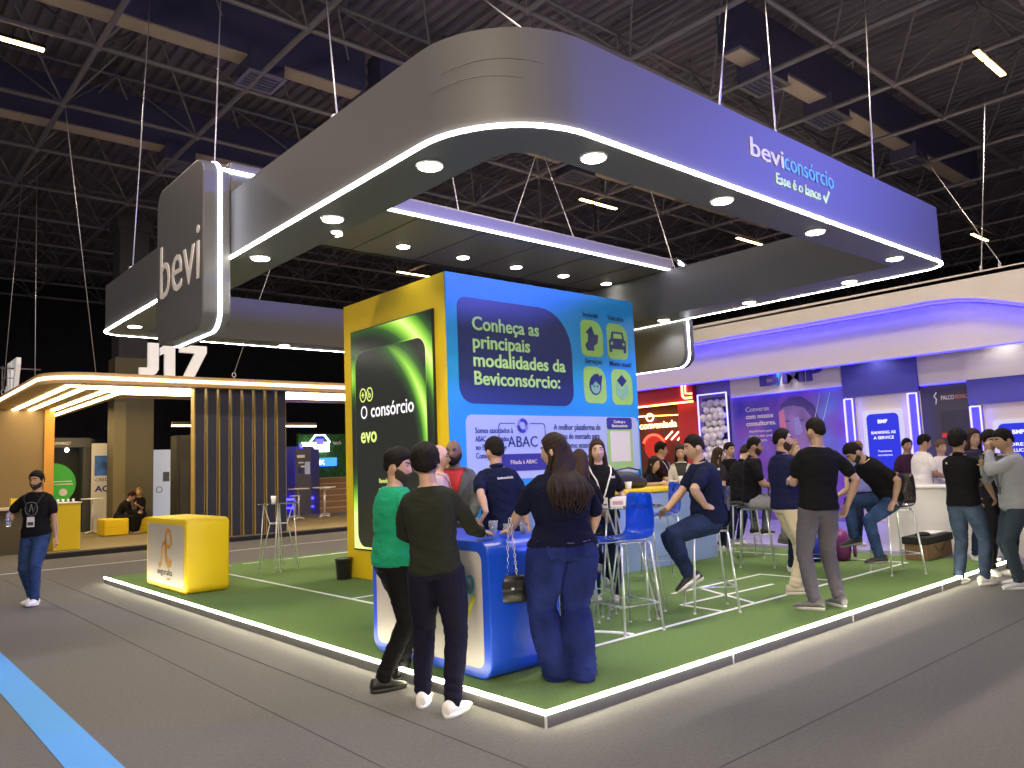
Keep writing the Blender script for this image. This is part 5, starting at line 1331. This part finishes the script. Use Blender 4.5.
# two men at the blue counter
person('man in green T-shirt and black trousers leaning at the blue counter', (-.02, 1.48, 0), -6, 1.73, hip=(0, -.09, .91), lean=5,
    feet={'R': (.07, -.22, 0, 4), 'L': (-.13, .05, .0, -10)}, hands={'R': (.26, .14, 1.09), 'L': ('w', .30, 1.75, 1.07)}, elbows={'R': (.45, -1, -.1), 'L': (-.5, -.5, -.6)}, handdir=((-.6, .8, 0), (.0, 1, 0)), palm=(None, (0, 0, -1)), curl=(45, 15),
    skin=(.47, .28, .19), hair='short', hair_t=(.036, .012), beard=.008, top='tee', topc=(.012, .25, .13), pants=(.006, .006, .007), shoe=(.010, .010, .011), sole=(.02, .02, .02), head=(40, -2, 2), fat=1.06, vox=.0055)
person('man in dark olive shirt, navy trousers and white sneakers, back turned, at the blue counter', (-.19, .81, 0), 42, 1.72, hip=(0, -.02, .92), lean=2, side=-4,
    feet={'R': (.12, -.15, 0, 24), 'L': (-.13, .06, 0, -4)}, hands={'R': ('w', .25, .86, 1.095), 'L': (-.14, .34, 1.04)}, elbows={'R': (.35, -.5, -1), 'L': (-.8, -.4, -.4)}, handdir=((.25, 1, -.08), (.7, .7, .1)), palm=((0, 0, -1), None), curl=(22, 45),
    skin=(.5, .31, .22), hair='short', hair_t=(.040, .022), top='long', topc=(.019, .022, .015), pants=(.010, .010, .024), slim=1.04, legfat=1.06, shoe=(.76, .75, .73), sole=(.78, .78, .77), head=(-10, 4, -5), facev=False, vox=.0055)
# men behind the counter
person('bald man in pale shirt, mostly hidden behind the man in dark olive shirt', (1.0, 2.42, T0), -40, 1.70, skin=(.55, .33, .26), hair=None, top='long', topc=(.40, .30, .31), lanyard=((.45, .03, .05), (.7, .7, .7)), pants=DJEAN, shoe=BLK, glasses=True, head=(-15, 2, 0), hands={'R': (.18, .3, 1.0), 'L': (-.18, .3, 1.0)})
person('bald bearded man in grey blazer over a red shirt behind the blue counter', (1.5, 2.83, T0), 222, 1.76, skin=(.16, .085, .055), hair=None, hairc=(.006, .005, .005), beard=.016, top='blazer', topc=(.075, .08, .085), inner=(.45, .02, .025), pants=(.02, .02, .03), shoe=BLK, lanyard=((.6, .05, .05), (.65, .6, .6), .24), head=(4, 0, 0), fat=1.1, hands={'R': (.20, .26, .98), 'L': (-.20, .26, .98)})
B = person('man in navy polo turned away, behind the two clear cups on the blue counter', (1.40, 2.02, T0), 62, 1.74, skin=(.48, .29, .2), hair='short', hair_t=(.022, .010), top='polo', topc=NAVY, pantm=denim(DJEAN), shoe=(.02,.02,.02), head=(-18, 0, 0), hands={'R': (.28, .06, .86), 'L': ('w', .93, 1.62, 1.09)}, elbows={'L': (-.8, -.6, -.2)}, handdir=(None, (-.3, .4, -.6)), facev=False, fat=1.02, side=-2)
shirt_text(B, 'beviconsórcio', PI - .25, .44, .17, size=.035)
# long haired woman with bag
C = person('long-haired woman in navy top and flared blue jeans, back turned, beside the blue counter', (.60, .40, T0), 72, 1.69, hip=(0, 0, .92), fem=1, fat=1.42, legfat=1.5, lean=3,
    feet={'R': (.085, -.05, 0, 14), 'L': (-.075, .05, 0, -6)}, hands={'L': ('w', .50, .84, 1.085), 'R': (.26, .14, .92)}, elbows={'L': (-1, -.5, -.7), 'R': (.8, -.7, 0)}, handdir=(None, (.1, 1, -.02)), palm=(None, (0, 0, -1)), curl=(30, 12),
    skin=(.52, .33, .24), hair='long', hairc=(.022, .012, .008), hairlen=.29, sleeve=.88, top='tee', topc=(.005, .006, .022), pantm=denim((.010, .017, .095)), flare=.045, shoe=(.02, .02, .03), sole=(.6, .55, .5), head=(-42, -2, 0), vox=.0055, untuck=False)
# back pockets and yoke stitching of the jeans
for sg in (-1, 1):
    C['patch']('jeans_pocket', [(.035, PI + sg*.30, PI + sg*.78), (-.02, PI + sg*.28, PI + sg*.80), (-.06, PI + sg*.36, PI + sg*.74)], denim((.013, .022, .12)), .017, C['trousers'])
b = MB(); b.tube([C['tpt'](PI + a, .066 - .025*(1 - abs(a)/1.2), .014) for a in np.linspace(-1.2, 1.2, 15)], .003, 5); C['emit']('jeans_seam', b, mat('pale stitching', (.15, .17, .35), .7), C['trousers'])
wp_ = C['L2W'] @ (C['E']['L'].lerp(C['H']['L'], .45))
t = thing('handbag', 'small black handbag hanging by a chain from the long-haired woman\'s forearm', 'handbag', (wp_.x - .06, wp_.y - .01, .60), R(-35), world=False)
b = MB(); rs = []
for z, w_, d_ in ((0, .085, .03), (.01, .105, .045), (.08, .105, .045), (.15, .085, .03), (.165, .07, .018)):
    rs.append([(w_*1.15*math.cos(a), d_*math.sin(a), z*1.15) for a in np.linspace(0, 2*PI, 21)[:-1]])
b.rings(rs); obj('bag_body', b, mat('black leather', (.010, .009, .010), .35, bump=.15, bscale=50), t)
b = MB(); b.box((-.075, -.05, .09), (.075, -.035, .155)); obj('flap', b, MATS['black leather'], t, bevel=.012)
b = MB(); b.cyl((0, -.055, .095), .012, .015, 10); obj('clasp', b, CHROME, t)
zt = wp_.z - .62 + .035; k = 0; b = MB()
for sg in (-1, 1):
    n = 16
    for i in range(n):
        t0 = i/n; x = sg*(.03*(1 - t0)**.8 + .005); z = .16 + (zt - .16)*t0
        M3 = Matrix.Rotation(k*PI/2, 3, 'Z'); k += 1; c_ = V((x, 0, z + .009))
        b.tube([c_ + M3 @ V((.008*math.cos(a), 0, .015*math.sin(a))) for a in np.linspace(0, 2*PI, 9)[:-1]], .0026, 4, closed=True)
b.tube([(-.01, 0, zt), (0, 0, zt + .012), (.01, 0, zt)], .004, 5); obj('chain', b, CHROME, t)
# seated / standing group round the glass table
F_ = person('woman with lanyard in black polo and jeans, smiling toward us beside the glass table', (2.98, 2.22, T0), 236, 1.72, fem=1, fat=1.12, skin=(.56, .36, .28), hair='long', hairc=(.05, .025, .015), hairlen=.12, top='polo', topc=BLK, pantm=denim((.02, .03, .085)), shoe=(.5, .42, .3), sole=(.6, .55, .45), lanyard=((.7, .68, .62), (.65, .62, .5), .19), head=(8, 2, 3), hands={'R': (.26, .08, .90), 'L': (-.24, .2, 1.0)}, vox=.0055)
shirt_text(F_, 'bevi', -.62, .40, .07)
person('seated woman with brown hair and crossed legs, mostly hidden by the long-haired woman', (2.24, 1.78, T0), 20, 1.66, hip=(0, -.05, .86), fem=1, lean=4, skin=(.5, .32, .24), hair='long', hairc=(.04, .02, .012), hairlen=.2, top='tee', topc=BLK, pantm=denim(DJEAN), shoe=(.6, .6, .62), sole=(.3, .3, .35),
    feet={'R': (.10, .34, .25, 0, -10), 'L': (-.02, .48, .40, 8, 20)}, hands={'R': (.14, .30, .98), 'L': (-.1, .32, 1.0)}, head=(-14, 0, 0))
D = person('man in navy polo seated in profile on a bar stool by the glass table', (3.27, 1.08, T0), 141, 1.78, hip=(0, -.04, .86), lean=10, fat=1.28, belly=.03, legfat=1.15, skin=(.46, .29, .2), hair='short', hair_t=(.014, .004), top='polo', topc=NAVY, pantm=denim((.015, .025, .07)), shoe=(.012, .012, .014), sole=(.72, .72, .72),
    feet={'L': (-.07, .24, .27, 0, -34), 'R': (.13, .15, .22, 10, -30)}, hands={'L': (-.21, .06, .99), 'R': (.0, .42, .92)}, elbows={'L': (-.8, .9, -.3)}, handdir=((-.4, .8, -.3), (.3, -.9, 0)), head=(0, -2, 0), lanyard=None, vox=.0055)
shirt_text(D, 'beviconsórcio', PI, .44, .15, size=.035)
# group behind the yellow counter
person('dark-haired woman in black polo leaning on the yellow-topped counter, back half turned', (6.05, 4.10, T0), 300, 1.60, hip=(0, 0, .86), fem=1, lean=14, skin=(.5, .31, .22), hair='long', hairc=(.02, .01, .008), hairlen=.22, top='polo', topc=BLK, pants=DJEAN, hands={'R': ('w', 5.85, 3.66, 1.22), 'L': ('w', 6.4, 3.72, 1.22)}, head=(20, 0, 0), facev=False, vox=.008)
person('man with glasses in dark shirt behind the dark-haired woman at the yellow-topped counter', (6.95, 4.50, T0), 290, 1.76, skin=(.5, .3, .22), hair='short', hair_t=(.024, .012), glasses=True, top='polo', topc=(.03, .01, .02), pants=DJEAN, lanyard=((.6, .6, .62), (.7, .7, .7)), hands={'R': (.1, .36, 1.18), 'L': (-.12, .36, 1.15)}, head=(-28, 0, 0), vox=.008)
person('woman in black and white behind the head of the seated man in navy polo', (6.75, 3.95, T0), 215, 1.70, fem=1, skin=(.52, .33, .25), hair='long', hairc=(.02, .012, .01), hairlen=.14, top='long', topc=(.5, .48, .45), inner=(.02, .02, .02), pants=BLK, hands={'R': (.1, .34, 1.15), 'L': (-.1, .36, 1.2)}, head=(0, -6, 0), vox=.008)
# right-hand seated men
person('man in black polo on a stool looking down at his hands', (6.9, 3.02, T0), 350, 1.74, hip=(0, -.02, .86), lean=14, fat=1.08, skin=(.5, .32, .23), hair='short', hair_t=(.03, .012), hairc=(.03, .018, .012), top='polo', topc=BLK, pants=(.12, .12, .14), shoe=BLK, feet={'R': (.1, .36, .3), 'L': (-.1, .36, .3)}, hands={'R': (.10, .42, 1.10), 'L': (-.06, .44, 1.1)}, handdir=((-.7, .7, 0), (.7, .7, 0)), head=(0, -28, 0), vox=.008)
person('woman with dark hair behind the man looking down, near the silver balls', (7.45, 3.75, T0), 330, 1.63, fem=1, skin=(.5, .32, .25), hair='long', hairc=(.03, .015, .01), hairlen=.2, top='tee', topc=(.02, .015, .02), pants=DJEAN, head=(10, 0, 0), vox=.009)
person('man with short hair barely visible between the silver balls and the smiling man', (8.3, 4.1, T0), 260, 1.72, skin=(.5, .31, .24), hair='short', top='polo', topc=BLK, pants=DJEAN, vox=.009)
person('smiling bearded man in black polo seated on a stool, looking right', (6.15, 2.34, T0), 300, 1.80, hip=(0, -.02, .86), lean=6, skin=(.33, .19, .13), hair='short', hair_t=(.012, .004), beard=.009, top='polo', topc=BLK, pants=(.25, .25, .28), shoe=(.12, .11, .10), sole=(.1, .1, .1), feet={'R': (.1, .36, .3, 0, -10), 'L': (-.14, .40, .34, 0, -20)}, hands={'R': (.12, .36, 1.0), 'L': (-.14, .36, 1.02)}, head=(-12, 0, 0), vox=.007)
K_ = person('bearded man in navy polo and khaki trousers talking with the man in grey trousers', (4.55, .95, T0), 330, 1.76, fat=1.12, belly=.03, skin=(.46, .28, .2), hair='high', hair_t=(.014, .006), beard=.009, top='polo', topc=(.010, .012, .05), pants=(.55, .48, .36), shoe=(.5, .44, .36), sole=(.6, .58, .5), feet={'R': (.10, -.04, 0, 14), 'L': (-.10, .18, 0, -6)}, hands={'R': (.02, .36, 1.10), 'L': (-.12, .36, 1.14)}, elbows={'R': (.9, -.7, -.4)}, handdir=((-.6, .8, .2), (.6, .8, .2)), curl=(60, 60), head=(24, 2, 0), lanyard=((.5, .05, .2), (.6, .6, .7), .14), vox=.006)
el = K_['E']['L'].lerp(K_['tpt'](-PI/2, .44, 0), .45); sk_ = K_['s']
text('sleeve_lettering', 'bevi', .05, (el + V((-.068, .035, -.02)))*sk_, (0, -1, 0), (0, 0, 1), WHITE, K_['shirt'], ext=.002, width=.08)
person('blonde woman seen between the khaki-trousered man and the man in black T-shirt', (6.0, 1.66, T0), 240, 1.66, fem=1, skin=(.55, .36, .27), hair='long', hairc=(.34, .22, .09), hairlen=.3, top='tee', topc=(.15, .25, .45), pants=DJEAN, head=(-40, 0, 0), vox=.008)
person('man in black T-shirt and grey trousers with his back turned near the white edge', (3.99, .29, T0), 56, 1.83, fat=1.04, side=4, skin=(.40, .25, .18), hair='short', hair_t=(.012, .005), top='tee', topc=(.006, .006, .007), pants=(.085, .078, .10), shoe=(.11, .105, .11), sole=(.5, .48, .48), feet={'R': (.13, .0, 0, -2), 'L': (-.15, -.07, 0, -48)}, hands={'R': (.30, .02, .92), 'L': (-.10, .34, 1.16)}, elbows={'R': (.9, -.8, 0)}, handdir=(None, (.5, .8, .2)), curl=(40, 60), head=(-14, -2, 0), facev=False, vox=.0055)
person('fair-haired man far behind, right of the man in black T-shirt', (9.3, 2.35, .08), 230, 1.66, skin=(.55, .35, .27), hair='short', hairc=(.3, .17, .08), top='tee', topc=(.2, .22, .55), pants=DJEAN, vox=.009)
person('man in black polo and jeans bending forward on a bar stool, hand on the seat', (6.52, .68, T0), 146, 1.80, hip=(0, .02, .86), lean=38, fat=1.05, skin=(.42, .26, .18), hair='short', hair_t=(.020, .010), beard=.004, top='polo', topc=BLK, pantm=denim(JEAN), shoe=(.02, .02, .02), sole=(.2, .2, .2), feet={'R': (.12, .44, .33, 0, -6), 'L': (-.14, .30, .14, 0, 0)}, hands={'L': (-.22, .10, .86), 'R': (.10, .62, .92)}, elbows={'L': (-1, -.5, .2)}, handdir=((-.3, .6, -.5), (-.2, .5, -.5)), palm=(None, (0, 0, -1)), curl=(40, 15), head=(8, -24, 0), vox=.0065)
person('man in white shirt with dark lanyard leaning on the white counter', (9.60, 1.52, .08), 318, 1.72, lean=8, fat=1.1, skin=(.44, .27, .18), hair='short', hair_t=(.024, .010), top='tee', topc=(.72, .70, .72), pants=DJEAN, shoe=BLK, hands={'R': (.12, .38, 1.04), 'L': (-.14, .40, 1.05)}, lanyard=((.02, .02, .02), (.7, .7, .7)), head=(0, -4, 0), vox=.0075)
person('second person in white shirt just left of the man in black polo and white sneakers', (10.2, 1.42, .08), 240, 1.62, skin=(.5, .33, .26), hair='short', hairc=(.2, .12, .06), top='long', topc=(.72, .70, .74), pants=DJEAN, hands={'R': (.16, .32, 1.04), 'L': (-.16, .32, 1.04)}, vox=.009)
person('person in pink top far behind the man in black polo and white sneakers', (11.0, 1.42, .08), 220, 1.70, fem=1, skin=(.5, .3, .24), hair='short', hairc=(.03, .02, .015), top='tee', topc=(.55, .35, .5), pants=DJEAN, vox=.009)
person('dark-haired person behind the white shirts by the blue-lit frame', (10.6, 2.1, .08), 230, 1.68, skin=(.45, .28, .2), hair='short', top='polo', topc=(.05, .02, .05), pants=DJEAN, vox=.009)
G_ = person('curly-haired man in black polo, jeans and white sneakers on the platform edge', (6.66, -.08, 0), 352, 1.76, fat=1.02, skin=(.38, .23, .16), hair='short', hair_t=(.036, .018, .008), top='polo', topc=BLK, pantm=denim((.05, .075, .13)), shoe=(.75, .74, .72), sole=(.76, .76, .74), feet={'R': (.12, .06, 0, 14), 'L': (-.10, -.06, 0, 0)}, hands={'R': (.16, .38, .95), 'L': (-.12, .36, 1.0)}, elbows={'R': (.9, -.6, -.3)}, curl=(40, 40), head=(-6, 4, 0), vox=.006)
shirt_text(G_, 'e', PI + .45, .45, .03)
E_ = person('man in dark T-shirt with a grey backpack beside the grey blazer', (7.55, -.12, 0), 215, 1.76, skin=(.42, .26, .19), hair='short', hair_t=(.03, .016), top='tee', topc=(.014, .014, .02), pants=(.012, .012, .016), shoe=(.6, .6, .6), hands={'R': (.24, .14, .94), 'L': (-.15, .34, 1.1)}, head=(-16, -6, 0), vox=.0065)
for sg in (-1, 1):
    E_['patch']('backpack_strap', [(.53, sg*.75, sg*1.05), (.46, sg*.62, sg*.86), (.36, sg*.62, sg*.84), (.24, sg*.74, sg*.94), (.15, sg*.95, sg*1.2)], mat('grey webbing', (.16, .15, .15), .8), .022, E_['shirt'], 3)
person('woman with dark wavy hair half hidden behind the backpack man', (8.15, .25, T0), 230, 1.72, fem=1, skin=(.42, .26, .2), hair='long', hairc=(.03, .015, .012), hairlen=.2, top='polo', topc=(.02, .02, .05), pants=DJEAN, hands={'R': (.2, .3, 1.0)}, vox=.008)
person('man in light grey blazer and jeans at the right edge, hand at his mouth', (6.76, -.58, 0), 128, 1.76, fat=1.1, lean=3, skin=(.46, .29, .2), hair='short', hair_t=(.022, .012), top='blazer', topc=(.30, .31, .34), inner=(.1, .1, .12), pants=(.035, .05, .07), shoe=(.5, .5, .55), sole=(.7, .7, .75), feet={'R': (.12, -.02, 0, 10), 'L': (-.14, .10, 0, -12)}, hands={'L': (-.02, .22, 1.50), 'R': (.05, .27, 1.34)}, elbows={'L': (-.6, .2, -1), 'R': (.7, .1, -1)}, handdir=(None, (.2, .1, 1)), palm=(None, (.2, -1, 0)), curl=(35, 70), head=(-8, -8, 0), vox=.006)
person('person with dark hair at the very right edge beyond the grey blazer', (8.2, -.45, 0), 200, 1.72, skin=(.5, .32, .24), hair='short', top='tee', topc=(.05, .05, .08), pants=DJEAN, vox=.009)
# two women sitting far left
person('woman in black leaning over, seated on the bright yellow cube ottoman', (2.66, 19.55, .127), 330, 1.62, hip=(0, 0, .50), fem=1, lean=35, skin=(.5, .3, .22), hair='short', hair_t=(.03, .02), hairc=(.03, .008, .01), top='long', topc=(.010, .010, .010), pants=(.012, .012, .012), feet={'R': (.1, .42, 0), 'L': (-.1, .46, 0)}, hands={'R': (.08, .55, .62), 'L': (-.08, .55, .66)}, shoe=(.4, .25, .18), sole=(.3, .2, .15), head=(0, -6, 0), vox=.009)
person('blonde woman in black top seated facing us in front of the olive pillar', (3.32, 19.95, .127), 235, 1.64, hip=(0, 0, .50), fem=1, lean=8, skin=(.56, .36, .26), hair='long', hairc=(.35, .22, .08), hairlen=.2, top='tee', topc=(.010, .010, .012), pants=(.012, .012, .014), feet={'R': (.1, .42, 0), 'L': (-.08, .46, 0)}, hands={'R': (.03, .3, .85), 'L': (-.03, .3, .82)}, shoe=BLK, vox=.009)
# ------------------------------------------------------------------ light
def area(loc, aim, size, watt, c, spread=PI):
    L = bpy.data.lights.new('stage_wash', 'AREA'); L.energy = watt; L.color = c; L.size = size; L.spread = spread
    o = link(bpy.data.objects.new('stage_wash', L)); o.location = loc
    d = V(aim) - V(loc); o.rotation_euler = d.to_track_quat('-Z', 'Y').to_euler(); return o
area((12, -9.5, 6.6), (3.2, 0, 4.75), 1.2, 250, (.15, .16, 1), R(46))          # blue wash of the stand across the aisle
area((-8, -5.5, 4.5), (-.3, 1.2, 4.1), 2, 250, (1, .82, .62), R(75))           # warm wash from the stands on the left aisle
for x, y in ((-1.42, 12.95), (15.5, 1.6), (7, 1.6), (-1.4, 1.6), (7, 12.95), (15.2, 12.95), (-1.4, -9.7), (7, -9.7), (15.5, -9.7)):
    L = bpy.data.lights.new('hall_lamp_light', 'AREA'); L.shape = 'RECTANGLE'; L.size = 1.75; L.size_y = .15; L.energy = 420; L.color = (1, .84, .68)
    o = link(bpy.data.objects.new('hall_lamp_light', L)); o.location = (x, y, 9.8)
w = bpy.data.worlds.new('hall'); S.world = w; w.use_nodes = True
bgn = w.node_tree.nodes['Background']; bgn.inputs[0].default_value = (.58, .53, .58, 1); bgn.inputs[1].default_value = .24
S.view_settings.view_transform = 'Standard'; S.view_settings.look = 'None'; S.view_settings.exposure = 0; S.view_settings.gamma = 1
try: S.view_settings.use_curve_mapping = False
except Exception: pass
